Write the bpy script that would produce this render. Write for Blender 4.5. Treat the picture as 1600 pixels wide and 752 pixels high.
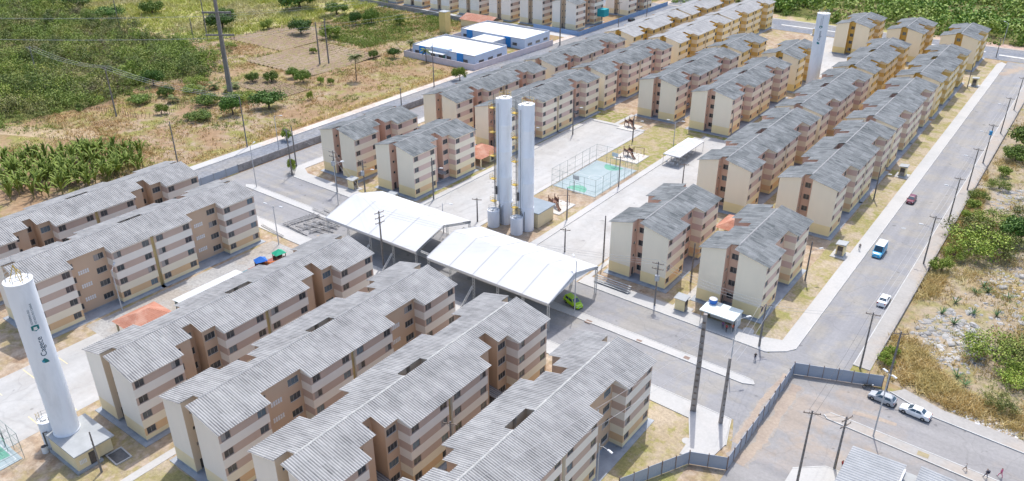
import bpy, bmesh, math, random
import numpy as np
from mathutils import Vector, Matrix, Euler
rad = math.radians
scene = bpy.context.scene
for o in list(bpy.data.objects): bpy.data.objects.remove(o)
COL = scene.collection

# ------------------------------------------------------------------ camera, sky, sun, exposure
cam_d = bpy.data.cameras.new('camera'); cam = bpy.data.objects.new('camera', cam_d); COL.objects.link(cam)
PITCH, ROLL, YAW = 4.79146953e-01, 2.48116547e-03, -6.40917135e-01
cyw, syw, cp, sp = math.cos(YAW), math.sin(YAW), math.cos(PITCH), math.sin(PITCH)
fw = Vector((syw*cp, cyw*cp, -sp)); rt = Vector((cyw, -syw, 0)); dn = fw.cross(rt)
rt2 = math.cos(ROLL)*rt + math.sin(ROLL)*dn; dn2 = -math.sin(ROLL)*rt + math.cos(ROLL)*dn
cam.matrix_world = Matrix(((rt2.x, -dn2.x, -fw.x, 0), (rt2.y, -dn2.y, -fw.y, 0), (rt2.z, -dn2.z, -fw.z, 80.0), (0, 0, 0, 1)))
cam_d.sensor_width = 36.0; cam_d.lens = 36.0*1251.16/1600.0
cam_d.clip_start = 0.5; cam_d.clip_end = 6000
scene.camera = cam
SUN_EL = math.atan2(1.0, 0.483); SUN_AZ = math.atan2(-0.2, 0.44)
world = bpy.data.worlds.new('World'); scene.world = world; world.use_nodes = True
wn = world.node_tree.nodes; wl = world.node_tree.links
sky = wn.new('ShaderNodeTexSky'); sky.sky_type = 'NISHITA'; sky.sun_disc = False
sky.sun_elevation = SUN_EL; sky.sun_rotation = SUN_AZ; sky.air_density = 1.0; sky.dust_density = 2.5; sky.ozone_density = 1.0
wl.new(sky.outputs[0], wn['Background'].inputs[0]); wn['Background'].inputs[1].default_value = 0.15
sun_d = bpy.data.lights.new('sun', 'SUN'); sun = bpy.data.objects.new('sun', sun_d); COL.objects.link(sun)
sun_d.energy = 2.15; sun_d.angle = rad(0.5); sun_d.color = (1.0, 0.965, 0.91)
sdir = Vector((-0.2, 0.44, 1.0)).normalized()
sun.rotation_euler = sdir.to_track_quat('Z', 'Y').to_euler()
scene.view_settings.view_transform = 'Standard'; scene.view_settings.look = 'None'
scene.view_settings.exposure = 0.8; scene.view_settings.gamma = 1.0
scene.view_settings.use_curve_mapping = False
scene.cycles.use_denoising = True
scene.cycles.max_bounces = 5; scene.cycles.diffuse_bounces = 3; scene.cycles.glossy_bounces = 2
scene.cycles.transmission_bounces = 2; scene.cycles.transparent_max_bounces = 4
R = random.Random(7); NR = np.random.default_rng(11)

# ------------------------------------------------------------------ materials
MATS = {}
def mat(name, c1, c2=None, scale=0.5, rough=0.85, c3=None, scale2=None, bump=0.0, bscale=None, metallic=0.0, spec=0.3, stretch=None, coords='Object', detail=5.0, lo=0.35, hi=0.65, objvar=0.0):
    """procedural material: two (three) tones mixed by noise, optional bump"""
    if name in MATS: return MATS[name]
    m = bpy.data.materials.new(name); m.use_nodes = True
    nt = m.node_tree; n = nt.nodes; l = nt.links; b = n['Principled BSDF']
    b.inputs['Roughness'].default_value = rough; b.inputs['Metallic'].default_value = metallic
    b.inputs['Specular IOR Level'].default_value = spec
    tc = n.new('ShaderNodeTexCoord'); src = tc.outputs[coords]
    if stretch:
        mp = n.new('ShaderNodeMapping'); mp.inputs['Scale'].default_value = stretch
        l.new(src, mp.inputs[0]); src = mp.outputs[0]
    if c2 is None: c2 = tuple(x*0.86 for x in c1)
    nz = n.new('ShaderNodeTexNoise'); nz.inputs['Scale'].default_value = scale; nz.inputs['Detail'].default_value = detail; nz.inputs['Roughness'].default_value = 0.62
    l.new(src, nz.inputs['Vector'])
    rp = n.new('ShaderNodeValToRGB'); rp.color_ramp.elements[0].position = lo; rp.color_ramp.elements[1].position = hi
    rp.color_ramp.elements[0].color = (*c1, 1); rp.color_ramp.elements[1].color = (*c2, 1)
    l.new(nz.outputs[0], rp.inputs[0]); out = rp.outputs[0]
    if c3:
        nz2 = n.new('ShaderNodeTexNoise'); nz2.inputs['Scale'].default_value = scale2 or scale*0.2; nz2.inputs['Detail'].default_value = 6
        nz2.inputs['Roughness'].default_value = 0.65
        mp2 = n.new('ShaderNodeMapping'); mp2.inputs['Location'].default_value = (31.7, 12.3, 4.1); l.new(src, mp2.inputs[0]); l.new(mp2.outputs[0], nz2.inputs['Vector'])
        r2 = n.new('ShaderNodeValToRGB'); r2.color_ramp.elements[0].position = 0.48; r2.color_ramp.elements[1].position = 0.62
        l.new(nz2.outputs[0], r2.inputs[0])
        mx = n.new('ShaderNodeMix'); mx.data_type = 'RGBA'; l.new(r2.outputs[0], mx.inputs['Factor']); l.new(out, mx.inputs['A']); mx.inputs['B'].default_value = (*c3, 1)
        out = mx.outputs['Result']
    if objvar:
        oi = n.new('ShaderNodeObjectInfo'); mr = n.new('ShaderNodeMapRange'); mr.inputs['To Min'].default_value = 1-objvar; mr.inputs['To Max'].default_value = 1+objvar*0.5
        l.new(oi.outputs['Random'], mr.inputs['Value'])
        hs = n.new('ShaderNodeHueSaturation'); l.new(mr.outputs[0], hs.inputs['Value']); l.new(out, hs.inputs['Color']); out = hs.outputs[0]
    l.new(out, b.inputs['Base Color'])
    if bump:
        nb = n.new('ShaderNodeTexNoise'); nb.inputs['Scale'].default_value = bscale or scale*6; nb.inputs['Detail'].default_value = 4; l.new(src, nb.inputs['Vector'])
        bp = n.new('ShaderNodeBump'); bp.inputs['Strength'].default_value = min(1, bump); bp.inputs['Distance'].default_value = 0.1
        l.new(nb.outputs[0], bp.inputs['Height']); l.new(bp.outputs[0], b.inputs['Normal'])
    MATS[name] = m; return m

def ground_mat(name, tones, big=0.03, mid=0.25, fine=2.0, rough=0.95, bump=0.5, con=1.0, wear=None):
    """ground of several tones: list of (colour); big patches, mid clumps and fine grain in world space"""
    if name in MATS: return MATS[name]
    m = bpy.data.materials.new(name); m.use_nodes = True
    nt = m.node_tree; n = nt.nodes; l = nt.links; b = n['Principled BSDF']; b.inputs['Roughness'].default_value = rough; b.inputs['Specular IOR Level'].default_value = 0.15
    geo = n.new('ShaderNodeNewGeometry')
    def noise(sc, loc, det=6, rg=0.65):
        mp = n.new('ShaderNodeMapping'); mp.inputs['Location'].default_value = loc; l.new(geo.outputs['Position'], mp.inputs[0])
        z = n.new('ShaderNodeTexNoise'); z.inputs['Scale'].default_value = sc; z.inputs['Detail'].default_value = det; z.inputs['Roughness'].default_value = rg
        l.new(mp.outputs[0], z.inputs['Vector']); return z.outputs[0]
    out = None
    scs = [mid, big, mid*2.2, big*2.5, mid*5]
    for i, c in enumerate(tones):
        if out is None:
            rgb = n.new('ShaderNodeRGB'); rgb.outputs[0].default_value = (*c, 1); out = rgb.outputs[0]; continue
        r = n.new('ShaderNodeValToRGB'); r.color_ramp.elements[0].position = 0.46; r.color_ramp.elements[1].position = 0.58
        l.new(noise(scs[(i-1) % 5], (17.3*i, 5.1*i, 2.2*i)), r.inputs[0])
        mx = n.new('ShaderNodeMix'); mx.data_type = 'RGBA'; l.new(r.outputs[0], mx.inputs['Factor']); l.new(out, mx.inputs['A']); mx.inputs['B'].default_value = (*c, 1)
        out = mx.outputs['Result']
    f = noise(fine, (3, 9, 1), 5, 0.7)
    mr = n.new('ShaderNodeMapRange'); mr.inputs['From Min'].default_value = 0.3; mr.inputs['From Max'].default_value = 0.7; mr.inputs['To Min'].default_value = 1-0.28*con; mr.inputs['To Max'].default_value = 1+0.2*con; l.new(f, mr.inputs['Value'])
    if wear:                                             # long tyre-worn streaks, hairline cracks and oil spots
        st, amt = wear
        mp = n.new('ShaderNodeMapping'); mp.inputs['Scale'].default_value = st; l.new(geo.outputs['Position'], mp.inputs[0])
        z = n.new('ShaderNodeTexNoise'); z.inputs['Scale'].default_value = 1.0; z.inputs['Detail'].default_value = 5; z.inputs['Roughness'].default_value = 0.6; l.new(mp.outputs[0], z.inputs['Vector'])
        m2 = n.new('ShaderNodeMapRange'); m2.inputs['From Min'].default_value = 0.35; m2.inputs['From Max'].default_value = 0.65; m2.inputs['To Min'].default_value = 1-amt; m2.inputs['To Max'].default_value = 1+amt; l.new(z.outputs[0], m2.inputs['Value'])
        mm = n.new('ShaderNodeMath'); mm.operation = 'MULTIPLY'; l.new(mr.outputs[0], mm.inputs[0]); l.new(m2.outputs[0], mm.inputs[1])
        dn_ = n.new('ShaderNodeVectorMath'); dn_.operation = 'MULTIPLY_ADD'; zc = n.new('ShaderNodeTexNoise'); zc.inputs['Scale'].default_value = 0.3; l.new(geo.outputs['Position'], zc.inputs['Vector'])
        dn_.inputs[1].default_value = (3,3,0); l.new(zc.outputs['Color'], dn_.inputs[0]); l.new(geo.outputs['Position'], dn_.inputs[2])
        vo = n.new('ShaderNodeTexVoronoi'); vo.feature = 'DISTANCE_TO_EDGE'; vo.inputs['Scale'].default_value = 0.11; l.new(dn_.outputs[0], vo.inputs['Vector'])
        vr = n.new('ShaderNodeMapRange'); vr.inputs['From Min'].default_value = 0.0; vr.inputs['From Max'].default_value = 0.012; vr.inputs['To Min'].default_value = 0.89; vr.inputs['To Max'].default_value = 1.0; l.new(vo.outputs['Distance'], vr.inputs['Value'])
        m3 = n.new('ShaderNodeMath'); m3.operation = 'MULTIPLY'; l.new(mm.outputs[0], m3.inputs[0]); l.new(vr.outputs[0], m3.inputs[1])
        sp = noise(0.55, (8,1,0), 2, 0.4); s2 = n.new('ShaderNodeMapRange'); s2.inputs['From Min'].default_value = 0.70; s2.inputs['From Max'].default_value = 0.74; s2.inputs['To Min'].default_value = 1.0; s2.inputs['To Max'].default_value = 0.72; l.new(sp, s2.inputs['Value'])
        m4 = n.new('ShaderNodeMath'); m4.operation = 'MULTIPLY'; l.new(m3.outputs[0], m4.inputs[0]); l.new(s2.outputs[0], m4.inputs[1]); mr = m4
    hs = n.new('ShaderNodeHueSaturation'); l.new(mr.outputs[0], hs.inputs['Value']); l.new(out, hs.inputs['Color'])
    l.new(hs.outputs[0], b.inputs['Base Color'])
    if bump:
        bp = n.new('ShaderNodeBump'); bp.inputs['Strength'].default_value = bump; bp.inputs['Distance'].default_value = 0.15; l.new(f, bp.inputs['Height']); l.new(bp.outputs[0], b.inputs['Normal'])
    MATS[name] = m; return m

def roof_mat(name, base, dark, amt, pitch=0.36, mixw=(0.85,0.12,0.14,0.12)):
    """weathered corrugated fibre cement: tone per sheet, dark streaks down the slope, dirt in the valleys"""
    m = bpy.data.materials.new(name); m.use_nodes = True
    nt = m.node_tree; n = nt.nodes; l = nt.links; b = n['Principled BSDF']; b.inputs['Roughness'].default_value = 0.9; b.inputs['Specular IOR Level'].default_value = 0.15
    tc = n.new('ShaderNodeTexCoord'); oi = n.new('ShaderNodeObjectInfo')
    ad = n.new('ShaderNodeVectorMath'); ad.operation = 'MULTIPLY_ADD'
    cb = n.new('ShaderNodeCombineXYZ'); l.new(oi.outputs['Random'], cb.inputs[0]); l.new(oi.outputs['Random'], cb.inputs[1])
    ad.inputs[1].default_value = (57, 91, 0); l.new(cb.outputs[0], ad.inputs[0]); l.new(tc.outputs['Object'], ad.inputs[2])
    def noise(st, sc, det=4):
        mp = n.new('ShaderNodeMapping'); mp.inputs['Scale'].default_value = st; l.new(ad.outputs[0], mp.inputs[0])
        z = n.new('ShaderNodeTexNoise'); z.inputs['Scale'].default_value = sc; z.inputs['Detail'].default_value = det; z.inputs['Roughness'].default_value = 0.7
        l.new(mp.outputs[0], z.inputs['Vector']); return z.outputs[0]
    def ramp(v, a, c):
        r = n.new('ShaderNodeMapRange'); r.inputs['From Min'].default_value = a; r.inputs['From Max'].default_value = c; l.new(v, r.inputs['Value']); return r.outputs[0]
    sn = n.new('ShaderNodeVectorMath'); sn.operation = 'SNAP'; sn.inputs[1].default_value = (1.69, 0.9, 50); l.new(ad.outputs[0], sn.inputs[0])
    wn_ = n.new('ShaderNodeTexWhiteNoise'); l.new(sn.outputs[0], wn_.inputs['Vector'])
    sheet = wn_.outputs['Value']
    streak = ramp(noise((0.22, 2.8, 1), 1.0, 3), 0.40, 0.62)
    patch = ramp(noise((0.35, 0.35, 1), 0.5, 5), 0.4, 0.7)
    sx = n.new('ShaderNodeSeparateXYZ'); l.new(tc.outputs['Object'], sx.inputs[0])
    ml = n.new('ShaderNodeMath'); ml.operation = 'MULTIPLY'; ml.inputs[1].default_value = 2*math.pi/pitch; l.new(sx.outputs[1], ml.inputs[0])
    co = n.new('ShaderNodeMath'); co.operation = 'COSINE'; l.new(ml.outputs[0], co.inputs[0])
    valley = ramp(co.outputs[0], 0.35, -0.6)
    def math2(op, a, bv):
        x = n.new('ShaderNodeMath'); x.operation = op
        for i, v in enumerate((a, bv)):
            if isinstance(v, (int, float)): x.inputs[i].default_value = v
            else: l.new(v, x.inputs[i])
        return x.outputs[0]
    wv, ws, wp, wsh = mixw
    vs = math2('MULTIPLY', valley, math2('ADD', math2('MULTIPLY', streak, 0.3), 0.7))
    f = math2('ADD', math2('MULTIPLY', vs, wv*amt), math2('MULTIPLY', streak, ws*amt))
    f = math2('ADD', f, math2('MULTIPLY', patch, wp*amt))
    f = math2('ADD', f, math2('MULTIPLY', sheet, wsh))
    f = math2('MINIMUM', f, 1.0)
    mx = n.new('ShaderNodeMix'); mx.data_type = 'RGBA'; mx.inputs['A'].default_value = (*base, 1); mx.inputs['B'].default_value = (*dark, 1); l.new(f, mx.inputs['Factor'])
    l.new(mx.outputs['Result'], b.inputs['Base Color'])
    MATS[name] = m; return m

def leaf_mat(name, dark, light, alt=None, dry=None, dscale=0.12):
    m = bpy.data.materials.new(name); m.use_nodes = True
    nt = m.node_tree; n = nt.nodes; l = nt.links; b = n['Principled BSDF']; b.inputs['Roughness'].default_value = 0.6; b.inputs['Specular IOR Level'].default_value = 0.25
    g = n.new('ShaderNodeNewGeometry'); oi = n.new('ShaderNodeObjectInfo')
    r = n.new('ShaderNodeValToRGB'); e = r.color_ramp.elements
    e[0].color = (*dark, 1); e[0].position = 0.1; e[1].color = (*light, 1); e[1].position = 0.8
    if alt: x = e.new(0.95); x.color = (*alt, 1)
    l.new(g.outputs['Random Per Island'], r.inputs[0])
    nz = n.new('ShaderNodeTexNoise'); nz.inputs['Scale'].default_value = dscale; nz.inputs['Detail'].default_value = 4; l.new(g.outputs['Position'], nz.inputs['Vector'])
    out = r.outputs[0]
    if dry:
        rr = n.new('ShaderNodeValToRGB'); rr.color_ramp.elements[0].position = 0.47; rr.color_ramp.elements[1].position = 0.6; l.new(nz.outputs[0], rr.inputs[0])
        mx = n.new('ShaderNodeMix'); mx.data_type = 'RGBA'; l.new(rr.outputs[0], mx.inputs['Factor']); l.new(out, mx.inputs['A']); vr = n.new('ShaderNodeMapRange'); vr.inputs['To Min'].default_value = 0.6; vr.inputs['To Max'].default_value = 1.3; l.new(g.outputs['Random Per Island'], vr.inputs['Value']); hd = n.new('ShaderNodeHueSaturation'); hd.inputs['Color'].default_value = (*dry, 1); l.new(vr.outputs[0], hd.inputs['Value']); l.new(hd.outputs[0], mx.inputs['B']); out = mx.outputs['Result']
    mr = n.new('ShaderNodeMapRange'); mr.inputs['To Min'].default_value = 0.75; mr.inputs['To Max'].default_value = 1.25; l.new(oi.outputs['Random'], mr.inputs['Value'])
    hs = n.new('ShaderNodeHueSaturation'); l.new(mr.outputs[0], hs.inputs['Value']); l.new(out, hs.inputs['Color']); l.new(hs.outputs[0], b.inputs['Base Color'])
    try:
        b.inputs['Subsurface Weight'].default_value = 0.0
    except Exception: pass
    MATS[name] = m; return m

# ------------------------------------------------------------------ mesh helpers
class MB:
    def __init__(s): s.v = []; s.f = []; s.m = []; s.mats = []
    def mi(s, m):
        if m not in s.mats: s.mats.append(m)
        return s.mats.index(m)
    def face(s, pts, m):
        k = len(s.v); s.v.extend([tuple(p) for p in pts]); s.f.append(tuple(range(k, k+len(pts)))); s.m.append(s.mi(m))
    def box(s, x0, y0, z0, x1, y1, z1, m, M=None):
        P = [Vector(p) for p in ((x0,y0,z0),(x1,y0,z0),(x1,y1,z0),(x0,y1,z0),(x0,y0,z1),(x1,y0,z1),(x1,y1,z1),(x0,y1,z1))]
        if M is not None: P = [M @ p for p in P]
        k = len(s.v); s.v.extend([tuple(p) for p in P]); i = s.mi(m)
        for q in ((0,3,2,1),(4,5,6,7),(0,1,5,4),(1,2,6,5),(2,3,7,6),(3,0,4,7)): s.f.append(tuple(k+a for a in q)); s.m.append(i)
    def prism(s, poly, z0, z1, m, top=None, bottom=True):
        n = len(poly)
        for i in range(n):
            a, b = poly[i], poly[(i+1) % n]
            s.face(((a[0],a[1],z0),(b[0],b[1],z0),(b[0],b[1],z1),(a[0],a[1],z1)), m)
        s.face([(p[0],p[1],z1) for p in poly], top or m)
        if bottom: s.face([(p[0],p[1],z0) for p in reversed(poly)], m)
    def tube(s, path, r0, r1=None, n=8, m=None, caps=True):
        path = [Vector(p) for p in path]; r1 = r0 if r1 is None else r1; k0 = len(s.v); i = s.mi(m); L = len(path)
        for j, p in enumerate(path):
            d = (path[min(j+1, L-1)] - path[max(j-1, 0)])
            if d.length < 1e-9: d = Vector((0, 0, 1))
            d.normalize(); u = d.orthogonal().normalized() if abs(d.z) < 0.99 else Vector((1, 0, 0)); u = (u - d*u.dot(d)).normalized(); w = d.cross(u)
            r = r0 + (r1-r0)*j/max(1, L-1)
            for a in range(n):
                t = 2*math.pi*a/n; q = p + r*(math.cos(t)*u + math.sin(t)*w); s.v.append(tuple(q))
        for j in range(L-1):
            for a in range(n):
                b = (a+1) % n; s.f.append((k0+j*n+a, k0+j*n+b, k0+(j+1)*n+b, k0+(j+1)*n+a)); s.m.append(i)
        if caps:
            s.f.append(tuple(k0+a for a in reversed(range(n)))); s.m.append(i); s.f.append(tuple(k0+(L-1)*n+a for a in range(n))); s.m.append(i)
    def cyl(s, x, y, z0, z1, r, m, n=24, r1=None, cap=None):
        k0 = len(s.v); i = s.mi(m); r1 = r if r1 is None else r1
        for z, rr in ((z0, r), (z1, r1)):
            for a in range(n): t = 2*math.pi*a/n; s.v.append((x+rr*math.cos(t), y+rr*math.sin(t), z))
        for a in range(n): b = (a+1) % n; s.f.append((k0+a, k0+b, k0+n+b, k0+n+a)); s.m.append(i)
        c = s.mi(cap or m); s.f.append(tuple(k0+a for a in reversed(range(n)))); s.m.append(c); s.f.append(tuple(k0+n+a for a in range(n))); s.m.append(c)
    def mesh(s, name, smooth=False):
        me = bpy.data.meshes.new(name); me.from_pydata(s.v, [], s.f)
        for m in s.mats: me.materials.append(m)
        me.polygons.foreach_set('material_index', s.m)
        if smooth: me.polygons.foreach_set('use_smooth', [True]*len(s.f))
        me.update(); return me

def link(name, me, parent=None, loc=(0,0,0), rz=0.0, scale=None):
    o = bpy.data.objects.new(name, me); COL.objects.link(o); o.location = loc
    if rz: o.rotation_euler = (0, 0, rz)
    if scale: o.scale = scale
    if parent is not None: o.parent = parent
    return o
def tag(o, label=None, cat=None, group=None, kind=None):
    if label: o['label'] = label
    if cat: o['category'] = cat
    if group: o['group'] = group
    if kind: o['kind'] = kind
    return o
def empty(name, loc, rz=0.0, label=None, cat=None, group=None, scale=None):
    o = link(name, None, None, loc, rz, scale); o.empty_display_size = 0.5
    return tag(o, label, cat, group)
def smooth_by_angle(me, ang=40):
    me.polygons.foreach_set('use_smooth', [True]*len(me.polygons))
    try: me.set_sharp_from_angle(angle=rad(ang))
    except Exception: pass
def np_mesh(name, V, F, mats, mi=None):
    """V (n,3), F (m,k) constant face size"""
    me = bpy.data.meshes.new(name); n, (m, k) = len(V), F.shape
    me.vertices.add(n); me.vertices.foreach_set('co', np.ascontiguousarray(V, dtype=np.float32).ravel())
    me.loops.add(m*k); me.loops.foreach_set('vertex_index', np.ascontiguousarray(F, dtype=np.int32).ravel())
    me.polygons.add(m); me.polygons.foreach_set('loop_start', np.arange(0, m*k, k, dtype=np.int32)); me.polygons.foreach_set('loop_total', np.full(m, k, dtype=np.int32))
    for x in mats: me.materials.append(x)
    if mi is not None: me.polygons.foreach_set('material_index', np.asarray(mi, dtype=np.int32))
    me.update(calc_edges=True); return me

# ------------------------------------------------------------------ materials used everywhere
asphalt = ground_mat('asphalt', [(0.265,0.265,0.275), (0.252,0.252,0.262), (0.278,0.276,0.28), (0.30,0.287,0.268)], big=0.03, mid=0.07, fine=2.5, bump=0.05, con=0.35, wear=((0.5,0.035,1),0.09))
asphalt_x = ground_mat('asphalt_cross', [(0.265,0.265,0.275), (0.252,0.252,0.262), (0.278,0.276,0.28), (0.30,0.287,0.268)], big=0.03, mid=0.07, fine=2.5, bump=0.05, con=0.35, wear=((0.035,0.5,1),0.09))
asphalt_far = ground_mat('asphalt_blue', [(0.19,0.205,0.235), (0.23,0.24,0.26), (0.26,0.255,0.25)], big=0.05, mid=0.12, fine=1.2, bump=0.1)
sandy_asphalt = ground_mat('sandy_asphalt', [(0.275,0.267,0.265), (0.26,0.255,0.258), (0.33,0.285,0.245), (0.285,0.277,0.273)], big=0.05, mid=0.07, fine=2.0, bump=0.05, con=0.4, wear=((0.05,0.3,1),0.10))
lane_concrete = ground_mat('lane_concrete', [(0.42,0.418,0.408), (0.402,0.40,0.39), (0.44,0.432,0.417), (0.405,0.395,0.378)], big=0.04, mid=0.08, fine=1.5, bump=0.03, con=0.25, wear=((0.25,0.05,1),0.07))
walk_concrete = ground_mat('walk_concrete', [(0.45,0.447,0.437), (0.425,0.422,0.41), (0.47,0.46,0.443)], big=0.08, mid=0.2, fine=2.5, bump=0.03, con=0.25)
old_concrete = ground_mat('old_concrete', [(0.37,0.355,0.335), (0.35,0.335,0.315), (0.39,0.345,0.30)], big=0.06, mid=0.15, fine=2.0, bump=0.05, con=0.4)
kerb_m = mat('kerb_paint', (0.58,0.575,0.555), (0.45,0.445,0.43), 0.6)
soil = ground_mat('soil', [(0.37,0.285,0.205), (0.31,0.22,0.15), (0.33,0.28,0.14), (0.42,0.34,0.26)], big=0.08, mid=0.2, fine=1.5)
lawn = ground_mat('dry_lawn', [(0.33,0.28,0.145), (0.265,0.26,0.09), (0.38,0.31,0.21), (0.30,0.27,0.115), (0.41,0.34,0.25)], big=0.1, mid=0.3, fine=2.5)
green_lawn = ground_mat('green_lawn', [(0.29,0.265,0.105), (0.35,0.285,0.165), (0.23,0.235,0.07), (0.37,0.30,0.20)], big=0.1, mid=0.3, fine=2.5)
field_m = ground_mat('field', [(0.32,0.235,0.135), (0.27,0.19,0.095), (0.36,0.275,0.20), (0.24,0.225,0.075), (0.30,0.20,0.12)], big=0.025, mid=0.09, fine=0.9)
crop_m = ground_mat('crop_soil', [(0.28,0.205,0.145), (0.25,0.175,0.125), (0.32,0.245,0.18), (0.26,0.215,0.11)], big=0.04, mid=0.2, fine=1.5)
waste_m = ground_mat('waste_soil', [(0.33,0.265,0.185), (0.33,0.25,0.135), (0.36,0.325,0.285), (0.27,0.24,0.11), (0.35,0.285,0.205)], big=0.06, mid=0.16, fine=1.6)
scrub_floor = ground_mat('scrub_floor', [(0.15,0.155,0.05), (0.12,0.135,0.04), (0.20,0.17,0.08)], big=0.04, mid=0.15, fine=1.2)
red_earth = ground_mat('red_earth', [(0.50,0.36,0.29), (0.42,0.31,0.25), (0.34,0.31,0.13)], big=0.05, mid=0.2, fine=1.5)

# ------------------------------------------------------------------ the setting: ground, roads, pavements
def cr(x, y): return (x, y - (x+40)*0.018)          # the cross street runs a degree askew
def sheet(name, pts, z, m, h=0.0, side=None):
    b = MB()
    if h: b.prism(pts, z-h, z, side or m, top=m, bottom=False)
    else: b.face([(p[0], p[1], z) for p in pts], m)
    o = link(name, b.mesh(name)); o['kind'] = 'structure'; return o
def rect(x0, y0, x1, y1): return [(x0,y0),(x1,y0),(x1,y1),(x0,y1)]
sheet('ground', rect(-1600,-1200,1400,1900), 0.0, field_m)
sheet('estate_ground', rect(-171.4,119,-31,352), 0.004, soil)
sheet('estate_ground', rect(-171.4,-20,-26.5,97), 0.004, soil)
sheet('wasteland', [(-16.6,120),(-12,119.5),(-5,117.3),(10,116.5),(60,114),(140,110),(140,352),(-16.6,352)], 0.004, waste_m)
sheet('red_earth_strip', rect(-190,374,90,384), 0.006, red_earth)
# lawns
sheet('lawn', rect(-36.2,120,-31.4,346), 0.012, lawn)
sheet('lawn', [(-39.6,40),(-31.2,74),(-31.2,84),(-33.0,92.6),(-45,93.2),(-45,88.6),(-39.6,88.6)], 0.012, lawn)
sheet('lawn', rect(-55.2,124,-50.0,212), 0.013, lawn)
sheet('lawn', rect(-87.9,184,-80.2,211), 0.0125, green_lawn)
sheet('lawn', rect(-102.4,174.7,-87.9,211.5), 0.0135, green_lawn)
sheet('lawn', rect(-121.5,203,-111.5,213), 0.0145, green_lawn)
sheet('lawn', rect(-124.2,127,-121.2,212), 0.0155, green_lawn)
sheet('lawn', rect(-157,119.9,-122,126), 0.0165, soil)
sheet('lawn', rect(-59,88.5,-53,94), 0.012, lawn)
sheet('lawn', rect(-92,20,-84,40), 0.012, lawn)
# roads
sheet('avenue_road', rect(-28.8,112.7,-19.5,352), 0.020, asphalt)
sheet('cross_road', [cr(-171.5,96.3),cr(-30,96.3),(-28.4,92),(-26.4,86),(-26.4,113.4),(-19.6,116.3),(-19.6,119.5),(-28.6,119.5),(-32,117),cr(-32,116.15),cr(-158,116.4),(-163,125),(-163,212),(-171.5,212)], 0.024, asphalt_x)
sheet('far_road', rect(-260,353,160,373), 0.0225, asphalt_far)
sheet('outer_avenue', rect(-182.4,60,-172.6,430), 0.0185, asphalt_far)
sheet('forecourt', [(-26.45,40),(80,40),(80,110),(6,113.7),(-6,114.6),(-13,117.3),(-26.45,113.2)], 0.017, sandy_asphalt)
sheet('school_street', rect(-420,286.5,-182.4,294.5), 0.018, walk_concrete)
# plaza lanes and parking slabs
sheet('plaza_lane', [cr(-119.6,116.4),cr(-103.4,116.4),(-103.4,201.4),(-119.6,201.4)], 0.028, lane_concrete)
sheet('plaza_lane', [cr(-86.4,116.4),cr(-71.4,116.4),(-71.4,209),(-86.4,209)], 0.028, lane_concrete)
sheet('parking_slab', rect(-130,-10,-111.9,51), 0.028, lane_concrete)
sheet('parking_slab', rect(-99,289,-71,352), 0.026, lane_concrete)
sheet('paved_yard', rect(-133.8,51,-110,92.6), 0.016, ground_mat('yard_concrete', [(0.38,0.373,0.36),(0.345,0.34,0.33),(0.36,0.325,0.285)], big=0.1, mid=0.3, fine=2.0, bump=0.05))
sheet('paved_yard', rect(-171,43,-154,97), 0.016, MATS['yard_concrete'])
# raised pavements with pale kerbs
def walk(name, pts, m=walk_concrete, h=0.13): return sheet(name, pts, h+0.004, m, h=h, side=kerb_m)
walk('sidewalk', [(-31.5,121),(-29.6,118.4),(-28.8,119.6),(-28.8,348),(-30.5,350),(-31.5,346)])
walk('sidewalk', [cr(-71.0,116.4),cr(-32.6,116.2),(-29.6,118.4),(-31.5,121),(-35,119.9),cr(-71.0,119.6)])
walk('sidewalk', [cr(-88.2,116.4),cr(-86.6,116.4),(-86.6,206),(-88.2,206)])
walk('sidewalk', [cr(-103.3,116.4),cr(-88.3,116.4),cr(-88.3,119.0),cr(-103.3,119.0)])
walk('sidewalk', [cr(-158,116.5),cr(-119.8,116.4),(-119.8,203.0),(-121.2,203.0),(-121.2,121.5),cr(-157,120.1),(-160.2,124),(-160.2,212),(-162.9,212),(-162.9,124)]); walk('sidewalk', rect(-119.8,201.55,-102.4,203.0))
walk('sidewalk', rect(-103.2,121.6,-101.9,201.4))
walk('sidewalk', [cr(-150,93),(-53,93.3),(-35.6,92.4),(-33.4,88),(-33.2,84.4),(-29.2,86.2),(-28.7,90),(-30.4,95.8),cr(-43,96.2),cr(-150,96.2)])
walk('median', [cr(-163.9,106.1),cr(-162.6,105.2),cr(-32.4,105.6),(-30.8,106.1),(-31.3,106.9),cr(-33,107.2),cr(-162.6,106.9)])
walk('sidewalk', rect(-19.4,121,-16.8,345), old_concrete)
walk('sidewalk', [(-12.6,117.2),(-6,114.7),(6,113.9),(60,110.3),(60,113.6),(8,116.6),(-5,117.2),(-11,119.2)], old_concrete)
walk('median', [(-19.3,105.4),(-18.6,104.7),(1.6,103.6),(40,101.2),(40,103.4),(2,105.5),(-15.5,106.3),(-18.7,106.3)], old_concrete)
walk('sidewalk', [(-19.2,70),(-13.2,70),(-13.2,94.4),(-15.6,94.2),(-19.2,91.2)], walk_concrete)
walk('sidewalk', rect(-185.4,60,-182.5,420), ground_mat('pink_walk', [(0.52,0.45,0.40),(0.46,0.39,0.33),(0.55,0.50,0.45)], big=0.1, mid=0.3, fine=2.0, bump=0.05))
walk('sidewalk', rect(-185.3,88,-182.6,128), walk_concrete, h=0.16)
walk('median', rect(-120,362.5,-38,364.2), kerb_m)
walk('median', [(-33,360),(-22,359),(-20,360),(-22,361.5),(-33,362)], kerb_m)
walk('sidewalk', rect(-190,373,60,375), old_concrete)
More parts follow.
